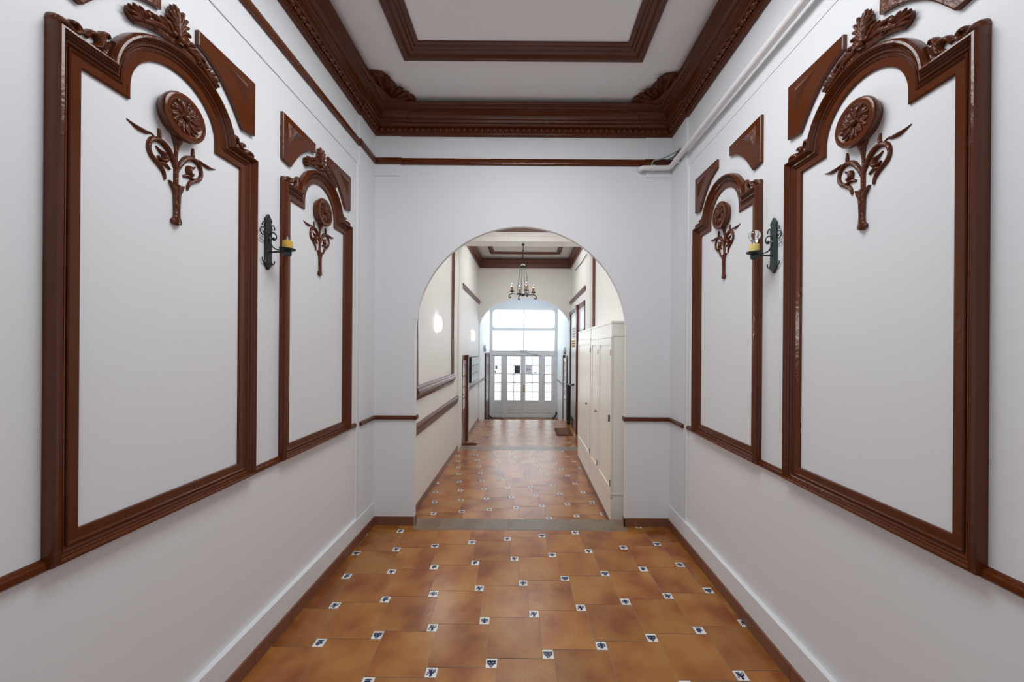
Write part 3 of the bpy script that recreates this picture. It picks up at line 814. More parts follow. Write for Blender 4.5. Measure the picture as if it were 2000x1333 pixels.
# ------------------------------------------------------------------ wrought iron sconces
def sconce(sd, M, X, sg, y, label, bulb, iron, cand):
    base = (X, y, 2.035)
    t = thing('wall_sconce', label, 'wall lamp', base, 'iron candle sconces between the frames')
    A = lambda a, z, h: M(y+a, 2.035+z, h)
    hw = .022
    poly = [(-hw, .045), (-hw*1.15, .040), (-hw*1.2, .030), (0, .0), (hw*1.2, .030), (hw*1.15, .040), (hw, .045), (hw, .245), (hw*.75, .252), (hw*1.15, .268), (0, .300), (-hw*1.15, .268), (-hw*.75, .252), (-hw, .245)]
    MB().prism(poly, 0, .014, A, .002).build('back_plate', iron, t, base)
    for s in (-1, 1):
        for z, q in ((.235, 1), (.050, -1)):
            pts = [(s*hw, z), (s*(hw+.006), z+q*.012), (s*(hw+.016), z+q*.014), (s*(hw+.024), z+q*.004), (s*(hw+.025), z-q*.008)]
            MB().tube([A(a, b, .010) for a, b in cr_spline(pts, 4)], .003, 6).build('hook', iron, t, base)
    # flat scroll lying against the wall on the viewer's side
    sp = [(-hw, .155), (-hw-.018, .148), (-hw-.045, .155)]
    MB().tube([A(a, b, .008) for a, b in cr_spline(sp, 4)], .002, 6).build('wire', iron, t, base)
    sp = [(-hw-.020+.020*math.cos(q), .198+.020*math.sin(q)) for q in [PI*0.1*k for k in range(0, 18)]]+[(-hw-.014, .190), (-hw-.02, .196)]
    MB().tube([A(a, b, .010) for a, b in sp], .003, 6).build('side_scroll', iron, t, base)
    MB().tube([A(0, .172, .014), A(0, .172, .019)], .0045, 8).build('screw', METALL, t, base)
    mb = MB()
    arm = [(.014, .095), (.05, .097), (.098, .098)]
    mb.tube([A(0, z, h) for h, z in arm], .0045, 8)
    sc = [(.014, .185), (.026, .200), (.044, .196), (.052, .178), (.046, .162), (.036, .160), (.032, .170), (.040, .174)]
    sc2 = [(.014, .150), (.026, .128), (.048, .110), (.075, .104), (.100, .108)]
    mb.tube([A(0, z, h) for h, z in cr_spline(sc, 5)], .0035, 6)
    mb.tube([A(0, z, h) for h, z in cr_spline([(.014, .188), (.018, .160), (.03, .128), (.055, .110), (.100, .106)], 5)], .0035, 6)
    mb.ellip(A(0, .168, .037), .007, .007, .007, 8, 5)
    mb.build('arm', iron, t, base)
    c = A(0, .104, .112)
    MB().lathe([(.002, -.004), (.020, -.004), (.037, .004), (.040, .010), (.036, .008), (.018, .002), (.002, .002)], c, 'Z', 20).build('drip_tray', iron, t, base)
    MB().lathe([(.002, -.030), (.012, -.030), (.019, -.024), (.021, -.012), (.016, -.004), (.002, -.004)], c, 'Z', 16).build('cup', IRONG, t, base)
    MB().lathe([(.002, .002), (.0235, .002), (.0245, .010), (.024, .046), (.0235, .051), (.012, .052), (.002, .052)], c, 'Z', 20).build('candle_sleeve', cand, t, base)
    MB().lathe([(.002, .050), (.008, .050), (.008, .062), (.003, .064), (.002, .076)], c, 'Z', 12).build('lamp_holder', METALL, t, base)
    if bulb:
        MB().lathe([(.010, .053), (.013, .061), (.018, .072), (.026, .085), (.030, .098), (.028, .111), (.019, .122), (.008, .126), (.001, .127)], c, 'Z', 24).build('bulb', GLASS, t, base)
        MB().lathe([(.002, .052), (.004, .058), (.004, .070), (.002, .078)], c, 'Z', 8).tube([(c[0]-.01, c[1], c[2]+.088), (c[0]-.004, c[1], c[2]+.074), (c[0]+.004, c[1], c[2]+.074), (c[0]+.01, c[1], c[2]+.088)], .0007, 5).build('filament', METALL, t, base)
    return t
sconce('left', ML, LX, 1, 1.985, 'black iron candle sconce without a bulb, on the left wall between the frames', False, IRON, CANDLE)
sconce('right', MR, RX, -1, 1.985, 'grey-green iron candle sconce with clear bulb, on the right wall between the frames', True, IRONG, CANDLEW)

# ------------------------------------------------------------------ pipe and cables on the right
px, pz = RX-0.052, 3.258
t = thing('white_pipe', 'white painted pipe along the right wall just under the thin brown rail', 'pipe', (px, 1.0, pz))
bs = (px, 1.0, pz)
MB().tube([(px, BACK, pz), (px, 1.0, pz), (px, 3.28, pz)] + [(px-0.03*(1-math.cos(q)), 3.28+0.035*math.sin(q), pz) for q in (.4, .8, 1.2, 1.57)] + [(px-0.10, 3.315, pz-.002), (1.05, 3.315, pz-.004), (1.035, 3.325, pz-.004), (1.03, EY0-.001, pz-.004)], .023, 14).build('pipe', PVC, t, bs)
for yy in (3.17, 1.6):
    MB().tube([(px, yy-.012, pz), (px, yy+.012, pz)], .0265, 14).box(px, RX-0.001, yy-.008, yy+.008, pz-.026, pz-.016).build('clamp', PVC, t, bs)
MB().tube([(1.13, 3.315, pz-.003), (1.155, 3.315, pz-.003)], .0265, 14).build('clamp', PVC, t, bs)
def cable(name, pts, r, m, label):
    o = MB().tube(cr_spline(pts, 6), r, 6).build(name, m, None, pts[0])
    return tag(o, label, 'cable')
cable('cable', [(RX-.015, BACK, 3.322), (RX-.016, 0.5, 3.318), (RX-.015, 1.4, 3.323), (RX-.017, 1.9, 3.316), (RX-.015, 2.5, 3.322), (RX-.016, 3.0, 3.317), (RX-.030, 3.14, 3.322)], .0065, CABLE, 'black cable running along the right wall just above the white pipe')
cable('cable', [(RX-.030, 3.15, 3.335), (RX-.08, 3.27, 3.345), (1.22, 3.325, 3.345), (1.15, 3.325, 3.325), (1.13, 3.325, 3.285), (1.11, 3.33, 3.245)], .006, GCABLE, 'loose pale cable looping from the pipe corner across the end wall')
cable('cable', [(RX-.030, 3.16, 3.305), (RX-.09, 3.28, 3.312), (1.23, 3.325, 3.318), (1.16, 3.32, 3.30), (1.125, 3.32, 3.265)], .004, CABLE, 'thin dark cable hanging under the pale loop at the pipe corner')

# ------------------------------------------------------------------ hall: left wall frame, rails
MHL = lambda a, z, h: (HL+h, a, z)
MHR = lambda a, z, h: (HR-h, a, z)
def rect_frame(M, y0, y1, z0, z1, wdt, dep, name, label, base, sill=True, opn=False):
    t = thing(name, label, 'wall frame', base)
    pr = [(0, 0), (0, dep*.4), (wdt*.35, dep*.5), (wdt*.45, dep*.9), (wdt*.8, dep), (wdt, dep*.5), (wdt, 0)]
    if opn: MB().sweep([(y0, z0), (y0, z1), (y1, z1), (y1, z0)], pr, M).build('moulding', HBROWN, t, base)
    else: MB().sweep([(y1, z0), (y0, z0), (y0, z1), (y1, z1)], pr, M, closed=True).build('moulding', HBROWN, t, base)
    if sill:
        sp = [(z0+.005, 0), (z0+.005, .028), (z0-.02, .040), (z0-.03, .040), (z0-.045, .055), (z0-.075, .058), (z0-.095, .040), (z0-.115, .03), (z0-.118, 0)]
        mb = MB(); n = len(sp); o = len(mb.v)
        for y in (y0-.12, y1+.12):
            for z, d in sp: mb.v.append(M(y, z, d))
        for k in range(n-1): mb.f.append((o+k, o+k+1, o+n+k+1, o+n+k)); mb.m.append(0)
        mb.f.append(tuple(o+k for k in range(n))); mb.f.append(tuple(o+n+k for k in range(n))); mb.m += [0, 0]
        mb.build('sill', HBROWN, t, base)
    return t
rect_frame(MHL, 4.12, 5.98, 1.19, 3.27, .15, .03, 'rectangular_wall_frame', 'tall brown rectangular frame with heavy sill on the left wall beyond the arch', (HL, 5.0, 1.19))
rect_frame(MHR, 4.2, 6.18, 1.912, 3.30, .14, .03, 'rectangular_wall_frame', 'brown rectangular frame on the right wall beyond the arch, above the cream cupboards', (HR, 5.0, 1.912), sill=False, opn=True)
def hall_rail(nm, M, y0, y1, z0, z1, dep):
    H = z1-z0
    pr = [(z0, 0), (z0, dep*.35), (z0+H*.30, dep*.45), (z0+H*.36, dep*.8), (z0+H*.60, dep*.9), (z0+H*.64, dep*.7), (z0+H*.7, dep), (z0+H*.92, dep), (z1, dep*.6), (z1, 0)]
    mb = MB(); n = len(pr)
    for y in (y0, y1):
        for z, d in pr: mb.v.append(M(y, z, d))
    for k in range(n-1): mb.f.append((k, k+1, n+k+1, n+k)); mb.m.append(0)
    mb.f.append(tuple(range(n))); mb.f.append(tuple(n+k for k in range(n))); mb.m += [0, 0]
    return struct(mb.build(nm, HBROWN))
hall_rail('trim_8', MHL, EY1+.3, 6.5, .648, .778, .04)
hall_rail('trim_9', MHL, 7.68, 10.9, .70, .765, .03)
for nm, M, y0, y1, lab in (('trim_10', MHL, 6.92, AY0-.001, ''), ('trim_11', MHR, 7.15, AY0-.001, '')):
    hall_rail(nm, M, y0, y1, 2.76, 2.85, .035)
# hall cornices
def rect_sweep(nm, x0, x1, y0, y1, pr):
    return struct(MB().sweep([(x0, y0), (x1, y0), (x1, y1), (x0, y1)], pr, MZ, closed=True).build(nm, HBROWN))
cp = [(0, 3.695), (.030, 3.695), (.034, 3.75), (.04, 3.785), (.045, 3.81), (.075, 3.835), (.08, 3.86), (.10, 3.875), (.10, 3.90), (.06, 3.93), (0, 3.93)]
rect_sweep('trim_12', HL, HR, EY1+.001, BY0-.013, cp)
rect_sweep('trim_13', HL, HR, BY1+.001, AY0-.001, cp)
fp = [(0, HCEIL), (0, HCEIL-.03), (.02, HCEIL-.04), (.06, HCEIL-.04), (.08, HCEIL-.02), (.10, HCEIL-.015), (.10, HCEIL)]
rect_sweep('trim_14', -.87, .84, 7.3, 9.0, fp)
rect_sweep('trim_15', -.82, .80, 4.0, 6.1, fp)
# faint white mouldings above the second arch
struct(MB().box(HL, HR, AY0-.012, AY0-.0005, 3.66, 3.675).build('trim_16', HALLWHITE, smooth=False))

# ------------------------------------------------------------------ round wall lamps in the hall
def disc_lamp(y, z, label, lit, X=HL, sg=1, r=.108, power=0.0):
    base = (X, y, z-r)
    t = thing('oval_wall_lamp', label, 'wall lamp', base, 'round glass lamps on the hall walls' if lit else 'unlit glass lamps by the street doors')
    MB().lathe([(.001, 0), (r*.72, 0), (r*.75, sg*.03), (.001, sg*.03)], (X, y, z), 'X', 28).build('base_ring', METALL if not lit else PVC, t, base)
    MB().lathe([(r*.74, sg*.03), (r, sg*.034), (r*.98, sg*.042), (r*.86, sg*.055), (r*.5, sg*.066), (.001, sg*.070)], (X, y, z), 'X', 28).build('lamp_shade', GLOBE if lit else DIMGLASS, t, base)
    if lit: area('lamp_light', (X+sg*.085, y, z), (PI/2, 0, math.radians(-96)), .16, .16, power, WARM)   # faces out into the hall, towards the arch
    return t
disc_lamp(4.99, 1.945, 'lit round white wall lamp inside the brown frame beyond the arch', True, power=8)
disc_lamp(8.30, 1.90, 'lit round white wall lamp above the black letter boxes', True, r=.115, power=3.5)
disc_lamp(10.75, 1.62, 'small unlit wall lamp on the left wall near the street doors', False, r=.125)
disc_lamp(10.35, 1.56, 'small unlit wall lamp on the right wall near the street doors', False, X=1.125, sg=-1, r=.125)

# ------------------------------------------------------------------ cream cupboards
def cupboard(y0, y1, splits, label, x0=.87, top=1.90, frieze=.165, knobs=(), sidepanel=True):
    base = ((x0+HR)/2, (y0+y1)/2, HF1)
    t = thing('cream_cupboard', label, 'cupboard', base, 'cream cupboards along the right hall wall')
    mb = MB().box(x0+.022, HR-.002, y0+.0, y1-.002, HF1+.001, top)
    mb.box(x0+.004, x0+.022, y0, y1-.002, top-frieze+.004, top)
    mb.box(x0+.004, x0+.022, y0, y1-.002, HF1+.075, HF1+.30)
    mb.box(x0+.0, HR-.002, y0-.006, y1-.002, top-.018, top+.004)
    mb.box(x0+.010, HR-.002, y0-.006, y0, top-.15, top-.135)
    mb.box(x0+.010, HR-.002, y0-.006, y0, HF1+.34, HF1+.36)
    mb.build('body', CUPB, t, base, smooth=False)
    MB().box(x0+.004, x0+.021, y0, y1-.002, HF1+.001, HF1+.074).build('plinth', SKIRT, t, base, smooth=False)
    ys = [y0]+splits+[y1]
    for i in range(len(ys)-1):
        a, b = ys[i]+.004, ys[i+1]-.006
        z0, z1 = HF1+.31, top-frieze
        dm = MB(); f = .07
        dm.box(x0+.008, x0+.020, a, b, z0, z1)
        dm.box(x0, x0+.009, a, a+f, z0, z1); dm.box(x0, x0+.009, b-f, b, z0, z1)
        dm.box(x0, x0+.009, a+f, b-f, z1-f, z1); dm.box(x0, x0+.009, a+f, b-f, z0, z0+f*1.4)
        d = dm.build('door', CUPB, t, base, smooth=False)
        if i < len(knobs) and knobs[i]:
            ky, kz, kind = knobs[i]
            if kind == 'knob':
                MB().lathe([(.001, 0), (.006, 0), (.006, -.012), (.014, -.018), (.014, -.028), (.001, -.032)], (x0, ky, kz), 'X', 12).build('knob', BRASS, d, base)
            else:
                MB().bevbox(x0-.014, x0, ky-.008, ky+.008, kz-.035, kz+.035, .003).build('latch', IRON, d, base)
        for hz in (z0+.15, z1-.15):
            MB().tube([(x0-.004, a+.002, hz-.03), (x0-.004, a+.002, hz+.03)], .005, 6).build('hinge', METALL if i else BRASS, d, base)
    return t
cupboard(3.72, 4.88, [4.39], 'tall cream two-door cupboard just beyond the arch on the right', knobs=[(3.775, .91, 'latch'), (4.45, .87, 'knob')])
cupboard(4.90, 6.05, [], 'single-door cream cupboard behind the two-door one, farther down the hall', top=1.895, frieze=.14, knobs=[(5.12, .86, 'knob')])

# ------------------------------------------------------------------ chandelier hanging from the cross beam
CH = Vector((-.052, 6.72, 0))
base = (CH.x, CH.y, 2.55)
t = thing('iron_chandelier', 'black iron chandelier with four candle arms hanging from the hall beam', 'chandelier', base)
mb = MB().tube([(CH.x, CH.y, 3.53), (CH.x, CH.y, 3.50)], .022, 10)
mb.tube([(CH.x, CH.y, 3.52), (CH.x, CH.y, 3.12)], .006, 8)
mb.ellip((CH.x, CH.y, 3.42), .014, .014, .02)
mb.ellip((CH.x, CH.y, 3.30), .012, .012, .05)
mb.build('rod', IRON, t, base)
MB().lathe([(.002, 3.09), (.040, 3.09), (.056, 3.105), (.056, 3.13), (.040, 3.14), (.018, 3.16), (.002, 3.17)], (CH.x, CH.y, 0), 'Z', 20).build('crown', IRON, t, base)
for k in range(4):
    a = math.radians(-162+90*k); dx, dy = math.cos(a), math.sin(a)
    P = lambda r, z: (CH.x+dx*r, CH.y+dy*r, z)
    # chain: alternating links
    mb = MB(); n = 15
    p0 = Vector(P(.05, 3.095)); p1 = Vector(P(.115, 2.61))
    for i in range(n):
        q0 = p0.lerp(p1, i/n); q1 = p0.lerp(p1, (i+1)/n); mid = (q0+q1)/2
        ax = (q1-q0).normalized(); side = ax.cross(Vector((dx, dy, 0))).normalized() if i % 2 else Vector((dx, dy, 0))
        L = (q1-q0).length*.62
        pts = [mid+ax*L*math.cos(u)+side*.009*math.sin(u) for u in [2*PI*j/8 for j in range(9)]]
        mb.tube(pts, .0028, 4, cap=False)
    mb.build('chain', IRON, t, base)
    arm = cr_spline([P(.0, 2.60), P(.10, 2.605), P(.19, 2.61), P(.235, 2.60), P(.262, 2.575), P(.262, 2.55), P(.245, 2.535), P(.228, 2.545), P(.232, 2.562)], 4)
    ar = MB().tube(arm, .0085, 6).build('arm', IRON, t, base)
    MB().tube([P(.205, 2.605), P(.205, 2.645)], .006, 6).lathe([(.002, 2.640), (.03, 2.642), (.048, 2.655), (.045, 2.657), (.002, 2.648)], (P(.205, 0)[0], P(.205, 0)[1], 0), 'Z', 16).build('drip_tray', IRON, t, base)
    MB().lathe([(.002, 2.65), (.019, 2.65), (.019, 2.73), (.012, 2.735), (.002, 2.735)], (P(.205, 0)[0], P(.205, 0)[1], 0), 'Z', 12).build('candle_sleeve', CANDLED, t, base)
    MB().lathe([(.008, 2.735), (.018, 2.752), (.025, 2.775), (.024, 2.793), (.014, 2.808), (.001, 2.812)], (P(.205, 0)[0], P(.205, 0)[1], 0), 'Z', 14).build('bulb', GLASS, t, base)
MB().ellip((CH.x, CH.y, 2.60), .05, .05, .018).lathe([(.001, 2.57), (.012, 2.575), (.014, 2.59), (.001, 2.60)], (CH.x, CH.y, 0), 'Z', 10).build('hub', IRON, t, base)

# ------------------------------------------------------------------ street doors
def window_frame(mb, x0, x1, z0, z1, y0, y1, cols, rows, st, mun, corner=0.0):
    """stiles, rails and glazing bars; returns the pane rectangles"""
    mb.box(x0, x0+st, y0, y1, z0, z1); mb.box(x1-st, x1, y0, y1, z0, z1)
    mb.box(x0+st, x1-st, y0, y1, z0, z0+st); mb.box(x0+st, x1-st, y0, y1, z1-st, z1)
F = 57.44
XX = lambda x: (x-1026)/F
ZZ = lambda y: CAM_H-(y-681)/F
t = thing('door_1', 'x', 'door', (-.06, DY, HF3)); del t['label']; del t['category']; t['kind'] = 'structure'
dbase = (-.06, DY, HF3); DR = t
y0, y1 = DY+.0, DY+.09
mb = MB()
mb.box(DX0, XX(962), y0, y1, HF3, ZZ(597)); mb.box(XX(1083), DX1, y0, y1, HF3, ZZ(597))
mb.box(XX(962), XX(1083), y0, y1, ZZ(606), ZZ(597)+0.0)
mb.box(XX(962), XX(1083), y0, y1, ZZ(646.5), ZZ(641))
mb.box(XX(962), XX(1083), y0-.015, y1, ZZ(694.5), ZZ(685.5))
mb.box(XX(962), XX(1083), y0-.03, y1, ZZ(687), ZZ(685.5))
mb.box(XX(1021.6), XX(1024), y0+.01, y1, ZZ(686), ZZ(606))
for a, b in ((982, 985), (1057.3, 1060)): mb.box(XX(a), XX(b), y0-.01, y1, HF3, ZZ(694.5))
mb.box(DX0, DX1, y0+.07, y1, HF3, ZZ(690))               # unseen board added behind the leaves to block outside light
# rounded corners of the upper light
for cx, s in ((962, 1), (1083, -1)):
    for cz, q in ((606, -1), (641, 1)):
        c = (XX(cx), ZZ(cz)); r = .11
        arc = [(c[0]+s*(r-r*math.cos(u)), c[1]+q*(r-r*math.sin(u))) for u in [PI/2*k/6 for k in range(7)]]
        mb.prism([c]+arc, 0, .05, lambda a, z, h: (a, y0+.07-h, z))
mb.build('door_frame', DOORW, t, dbase, smooth=False)
pb = MB()
pb.box(XX(961), XX(1084), y0+.06, y0+.066, ZZ(642), ZZ(605)); pb.box(XX(961), XX(1084), y0+.06, y0+.066, ZZ(686), ZZ(646))
pb.build('transom_glass', PANEHI, t, dbase, smooth=False)
rows = [(697, 713), (714.8, 730.3), (732, 747.5), (749.3, 765), (766.5, 782.5)]
def leaf(x0, x1, cols, nm, handle=None):
    mb = MB(); ya, yb = y0+.012, y0+.055
    edges = []
    mb.box(XX(x0), XX(cols[0][0]), ya, yb, HF3+.01, ZZ(694.8)); mb.box(XX(cols[-1][1]), XX(x1), ya, yb, HF3+.01, ZZ(694.8))
    mb.box(XX(cols[0][0]), XX(cols[-1][1]), ya, yb, ZZ(697), ZZ(694.8))
    mb.box(XX(cols[0][0]), XX(cols[-1][1]), ya+.012, yb, HF3+.01, ZZ(782.5))
    mb.box(XX(cols[0][0]), XX(cols[-1][1]), ya, yb, ZZ(786), ZZ(782.5)); mb.box(XX(cols[0][0]), XX(cols[-1][1]), ya, yb, ZZ(806), ZZ(802.5))
    mb.box(XX(cols[0][0]), XX(cols[-1][1]), ya, yb, HF3+.01, ZZ(811.5))
    mb.box(XX(cols[0][0]+1.3), XX(cols[-1][1]-1.3), ya+.004, yb, ZZ(800.8), ZZ(787.5))
    for i in range(4): mb.box(XX(cols[0][0]), XX(cols[-1][1]), ya+.008, yb, ZZ(rows[i+1][0]), ZZ(rows[i][1]))
    for i in range(len(cols)-1): mb.box(XX(cols[i][1]), XX(cols[i+1][0]), ya+.008, yb, ZZ(782.5), ZZ(697))
    o = mb.build(nm, DOORW, t, dbase, smooth=False)
    MB().box(XX(cols[0][0]), XX(cols[-1][1]), ya+.022, ya+.028, ZZ(782.5), ZZ(697)).build('pane', PANE, o, dbase, smooth=False)
    return o
leaf(961.8, 982, [(966.6, 978.7)], 'sidelight')
l1 = leaf(985, 1021.8, [(991.3, 1003.5), (1004.8, 1017)], 'door_leaf')
l2 = leaf(1022.2, 1057.3, [(1026.7, 1039.2), (1040.4, 1052.2)], 'door_leaf')
leaf(1060, 1082.8, [(1065, 1077)], 'sidelight')
mb = MB().bevbox(XX(1023.2), XX(1025), y0-.002, y0+.012, ZZ(766), ZZ(752), .003)
mb.tube([(XX(1024.1), y0, ZZ(757)), (XX(1024.1), y0-.05, ZZ(757)), (XX(1024.6), y0-.055, ZZ(760)), (XX(1024.3), y0-.055, ZZ(764))], .010, 8)
mb.build('handle', BRASS, l2, dbase)
mb = MB().bevbox(XX(1043), XX(1051), y0-.06, y0+.01, ZZ(695), ZZ(691.5), .006)
mb.tube([(XX(1044), y0-.04, ZZ(692)), (XX(1036), y0-.07, ZZ(691)), (XX(1030), y0-.02, ZZ(690.5))], .008, 6)
mb.build('door_closer', METALL, t, dbase)
MB().bevbox(XX(1015.5), XX(1030), y0-.05, y0-.016, ZZ(687.5), ZZ(683.8), .006).build('sensor_box', DOORW, t, dbase)
def sheet(name, x0, x1, ya, yb, m, label, lines=(), lm=INK, y=None):
    yy = (y0+.030) if y is None else y
    mb = MB().box(XX(x0), XX(x1), yy-.004, yy, ZZ(yb), ZZ(ya), 0)
    for (a, b, c, d) in lines: mb.box(XX(a), XX(b), yy-.006, yy-.004, ZZ(d), ZZ(c), 1)
    o = mb.build(name, [m, lm], None, (XX((x0+x1)/2), yy, ZZ(yb)), smooth=False)
    return tag(o, label, 'notice')
ys_ = y0+.032
sheet('notice_sheet', 1005.3, 1016.3, 715, 730, POSTER, 'dark notice taped to a pane of the left street door leaf', [(1005.3, 1016.3, 721.2, 722.2)], GREYPOST, ys_)
sheet('notice_sheet', 1026.9, 1039, 713.8, 731, LPAPER, 'pale lilac notice on the right street door leaf', [(1028.5, 1031, 720.3, 722), (1028.5, 1030.5, 723.5, 725), (1033, 1037, 721.5, 723)], GREYPOST, ys_)
sheet('door_sticker', 1042, 1049.2, 727.8, 729.8, INK, 'thin black sticker low on a pane of the right street door leaf', (), INK, ys_)
sheet('door_sticker', 967.2, 971.8, 715.3, 722, GREYPOST, 'small square grey sticker on the left sidelight of the street doors', (), INK, ys_)
sheet('door_sticker', 966.8, 969.2, 725, 730, GREYPOST, 'smaller grey tag under the square sticker on the left sidelight', (), INK, ys_)

# black iron hold-back bars either side of the doors
for nm, s, xb in (('left', 1, XX(954.5)), ('right', -1, XX(1087.5))):
    pts = [(xb+s*.04, DY-.10, HF3+.21), (xb-s*.0, DY-.10, HF3+.19), (xb+s*.02, DY-.11, HF3+.13), (xb+s*.08, DY-.12, HF3+.05), (xb+s*.15, DY-.13, HF3+.012)]
    o = MB().tube(cr_spline(pts, 4), .028, 8, flat=.8).build('door_holdback', IRON, None, (xb, DY-.1, HF3))
    tag(o, f'curved black iron bar on the floor at the {nm} end of the street doors', 'doorstop', 'iron bars beside the street doors')

# ------------------------------------------------------------------ doors in the hall's side walls
def side_door(M, y0, y1, z0, z1, name, label, leafm, far_post=True, glass=None, dep=.05, fw=.09, nrow=4, near=None, st=.10):
    base = M((y0+y1)/2, z0, 0)
    t = thing(name, label, 'door', base)
    mb = MB()
    def bx(a0, a1, b0, b1, h0, h1, mi=0, m=None):
        p = M(a0, b0, h0); q = M(a1, b1, h1)
        (m or mb).box(min(p[0], q[0]), max(p[0], q[0]), a0, a1, b0, b1, mi)
    bx(y0-fw, y0, z0, z1+fw, .001, near or dep); bx(y1, y1+fw, z0, z1+fw, .001, dep); bx(y0, y1, z1, z1+fw, .001, near or dep)
    mb.build('door_frame', leafm[0], t, base, smooth=False)
    lf = MB()
    if glass:
        zl = z0+(z1-z0)*glass[1]
        bx(y0+.003, y0+st, z0+.005, z1-.003, .002, .03, m=lf); bx(y1-st, y1-.003, z0+.005, z1-.003, .002, .03, m=lf)
        bx(y0+st, y1-st, z0+.005, zl, .002, .022, m=lf); bx(y0+st, y1-st, z1-.09, z1-.003, .002, .03, m=lf)
        for k in range(1, nrow):
            z = zl+(z1-.09-zl)*k/nrow; bx(y0+st, y1-st, z-.012, z+.012, .002, .020, m=lf)
    else:
        bx(y0+.003, y1-.003, z0+.005, z1-.003, .002, .025, m=lf)
        for za, zb in ((z0+.12, z0+.75), (z0+.85, z1-.12)):
            bx(y0+.12, y1-.12, za, zb, .025, .032, m=lf)
    d = lf.build('door_leaf', leafm[1], t, base, smooth=False)
    if glass:
        g = MB(); bx(y0+st, y1-st, zl, z1-.09, .004, .012, m=g)
        g.build('pane', glass[0], d, base, smooth=False)
    k = M(y0+.06, z0+1.0, .03)
    MB().ellip((k[0], k[1], k[2]), .028, .02, .028).build('handle', METALL, d, base)
    return t
side_door(MHL, 6.92, 7.36, HF2, 1.38, 'glazed_side_door', 'glazed brown door in the left hall wall before the letter boxes', (HBROWN, MIDWOOD), glass=(ICE, .42), dep=.065, fw=.10, near=.006, st=.035)
side_door(MHL, 11.05, 12.0, HF3, 1.38, 'wooden_side_door', 'dark wooden door in the left wall next to the street doors', (DARKWOOD, DARKWOOD), dep=.04)
MV = lambda a, z, h: (1.115-h, a, z)
side_door(MV, 9.85, 10.40, HF3, 1.36, 'glazed_side_door', 'narrow dark-framed glazed door in the right wall near the street doors', (DARKWOOD, PVC), glass=(LILAC, .50), dep=.05, fw=.08, nrow=5, near=.006, st=.035)
# tall mirror-glass door with the yellow sign
base = (HR, 8.8, HF2)
t = thing('glass_panelled_door', 'tall dark-framed glass door with a yellow sign in the right hall wall', 'door', base)
MB().box(HR-.045, HR-.001, 9.26, 9.42, HF2, 2.55).box(HR-.045, HR-.001, 8.24, 9.26, 2.48, 2.55).build('door_frame', BLACKWOOD, t, base, smooth=False)
MB().box(HR-.02, HR-.001, 8.25, 9.26, HF2+.01, 2.48).build('pane', DOORGL, t, base, smooth=False)
MB().box(HR-.03, HR-.02, 8.25, 9.26, HF2+.01, HF2+.22).build('kick_plate', DARKWOOD, t, base, smooth=False)
# yellow sign and text sheet: dark printed lines, too small to read
mb = MB().box(HR-.026, HR-.021, 8.36, 9.14, 1.645, 1.835, 0)
for z in (1.80, 1.745, 1.685): mb.box(HR-.029, HR-.026, 8.44, 9.06, z-.012, z+.012, 1)
tag(mb.build('yellow_sign', [YELLOW, INK], None, (HR-.024, 8.75, 1.65), smooth=False), 'yellow sign with dark lettering on the glass door in the right wall', 'sign')
mb = MB().box(HR-.026, HR-.021, 8.36, 8.96, 1.86, 2.13, 0)
for z in (2.09, 2.03, 1.97, 1.91): mb.box(HR-.029, HR-.026, 8.42, 8.9, z-.008, z+.008, 1)
tag(mb.build('notice_sheet', [PAPER, GREYPOST], None, (HR-.024, 8.7, 1.86), smooth=False), 'white text sheet just above the yellow sign on the glass door', 'notice')
# door with a transom, half hidden by the cupboards
base = (HR, 7.65, HF2)
t = thing('transom_door', 'brown door with lilac glass transom in the right wall, half hidden by cupboards', 'door', base)
MB().box(HR-.06, HR-.001, 8.02, 8.20, HF2, 2.58).box(HR-.008, HR-.001, 7.20, 7.26, HF2, 2.58).box(HR-.02, HR-.001, 7.26, 8.02, 2.47, 2.58).box(HR-.02, HR-.001, 7.26, 8.02, 1.95, 2.02).build('door_frame', HBROWN, t, base, smooth=False)
MB().box(HR-.015, HR-.001, 7.26, 8.02, 2.02, 2.47).build('transom_glass', LILAC, t, base, smooth=False)
MB().box(HR-.025, HR-.001, 7.26, 8.02, HF2+.005, 1.95).build('door_leaf', MIDWOOD, t, base, smooth=False)
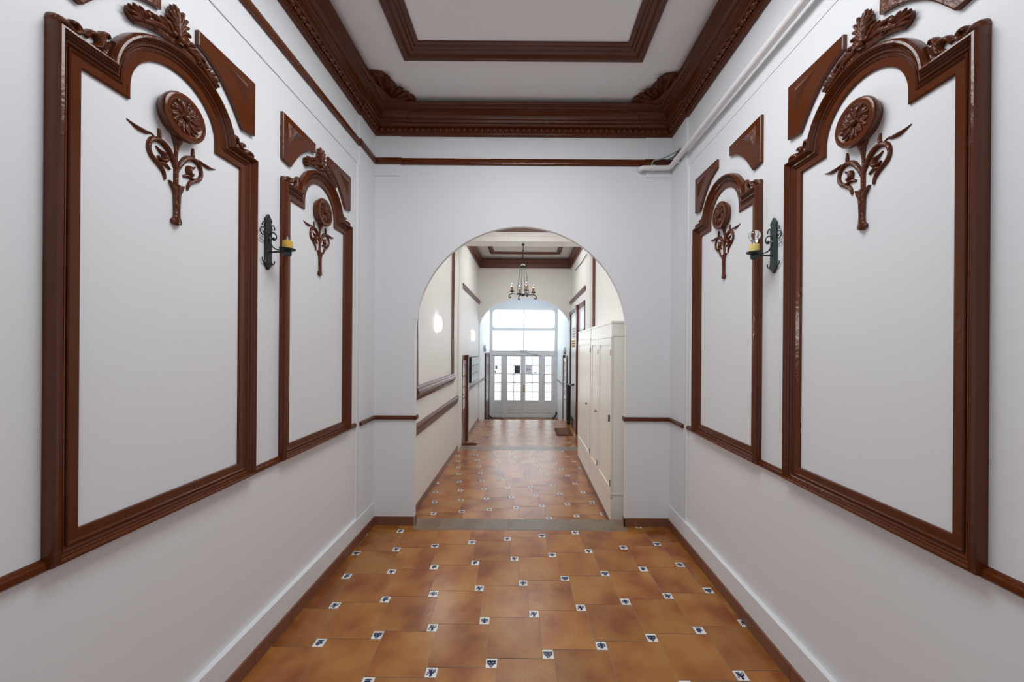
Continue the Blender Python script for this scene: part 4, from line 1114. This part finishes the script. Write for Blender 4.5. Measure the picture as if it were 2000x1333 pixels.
# black metal post with crossbar
base = (1.08, 9.1, HF2)
t = thing('black_post', 'black twisted iron post with a short crossbar beside the tall glass door', 'post', base)
mb = MB(); pts = []
mb.tube([(1.08, 9.1, HF2), (1.08, 9.1, .74)], [.045, .03], 10)
for k in range(9): mb.ellip((1.08, 9.1, HF2+.05+k*.075), .046-.002*k, .046-.002*k, .03, 10, 6)
mb.build('post', IRON, t, base)
MB().tube([(1.04, 9.28, .70), (1.06, 9.12, .735), (1.10, 8.80, .74), (1.12, 8.55, .79)], .022, 8).build('crossbar', IRON, t, base)

# right-hand vestibule handrail
o = MB().tube([(1.075, 12.2, .57), (1.10, 10.65, .565)], .022, 8).build('handrail', HBROWN, None, (1.08, 11.4, .57))
tag(o, 'short brown handrail on the right wall between glazed door and street doors', 'handrail')

# ------------------------------------------------------------------ letter boxes
base = (HL, 8.35, .88)
t = thing('letter_boxes', 'black bank of letter boxes with grey flaps on the left hall wall', 'letter box', base)
MB().box(HL+.001, HL+.075, 7.72, 9.0, .885, 1.43).build('box_body', MAILB, t, base, smooth=False)
for r in range(3):
    for c in range(5):
        ya, za = 7.75+c*.245, .90+r*.175
        MB().box(HL+.075, HL+.081, ya, ya+.225, za, za+.155).box(HL+.081, HL+.084, ya+.03, ya+.195, za+.10, za+.115).build('box_door', MAILF, t, base, smooth=False)

# ------------------------------------------------------------------ mats
def mat_obj(x0, x1, y0_, y1_, z, label, name='door_mat', m=(MATB, MAT)):
    mb = MB().bevbox(x0, x1, y0_, y1_, z+.001, z+.013, .004, 0)
    if x1-x0 > .25 and y1_-y0_ > .25: mb.box(x0+.06, x1-.06, y0_+.06, y1_-.06, z+.012, z+.016, 1)
    return tag(mb.build(name, list(m), None, ((x0+x1)/2, (y0_+y1_)/2, z), smooth=False), label, 'mat')
mat_obj(.69, 1.04, 7.9, 8.6, HF2, 'brown door mat on the hall floor in front of the tall glass door')
mat_obj(-1.12, -.71, 11.5, 12.34, HF3, 'brown mat on the vestibule floor before the left half of the street doors', m=(MAT, MAT))
mat_obj(-1.20, -.93, 7.08, 7.20, HF2, 'narrow dark strip mat at the foot of the left glazed door', m=(MATB, MATB))

# thin conduit near the ceiling of the hall on the right
cable('cable', [(HR-.03, 6.9, 3.40), (HR-.012, 7.6, 3.42), (HR-.012, 8.66, 3.46)], .007, CABLE, 'thin dark cable high on the right hall wall beyond the beam')
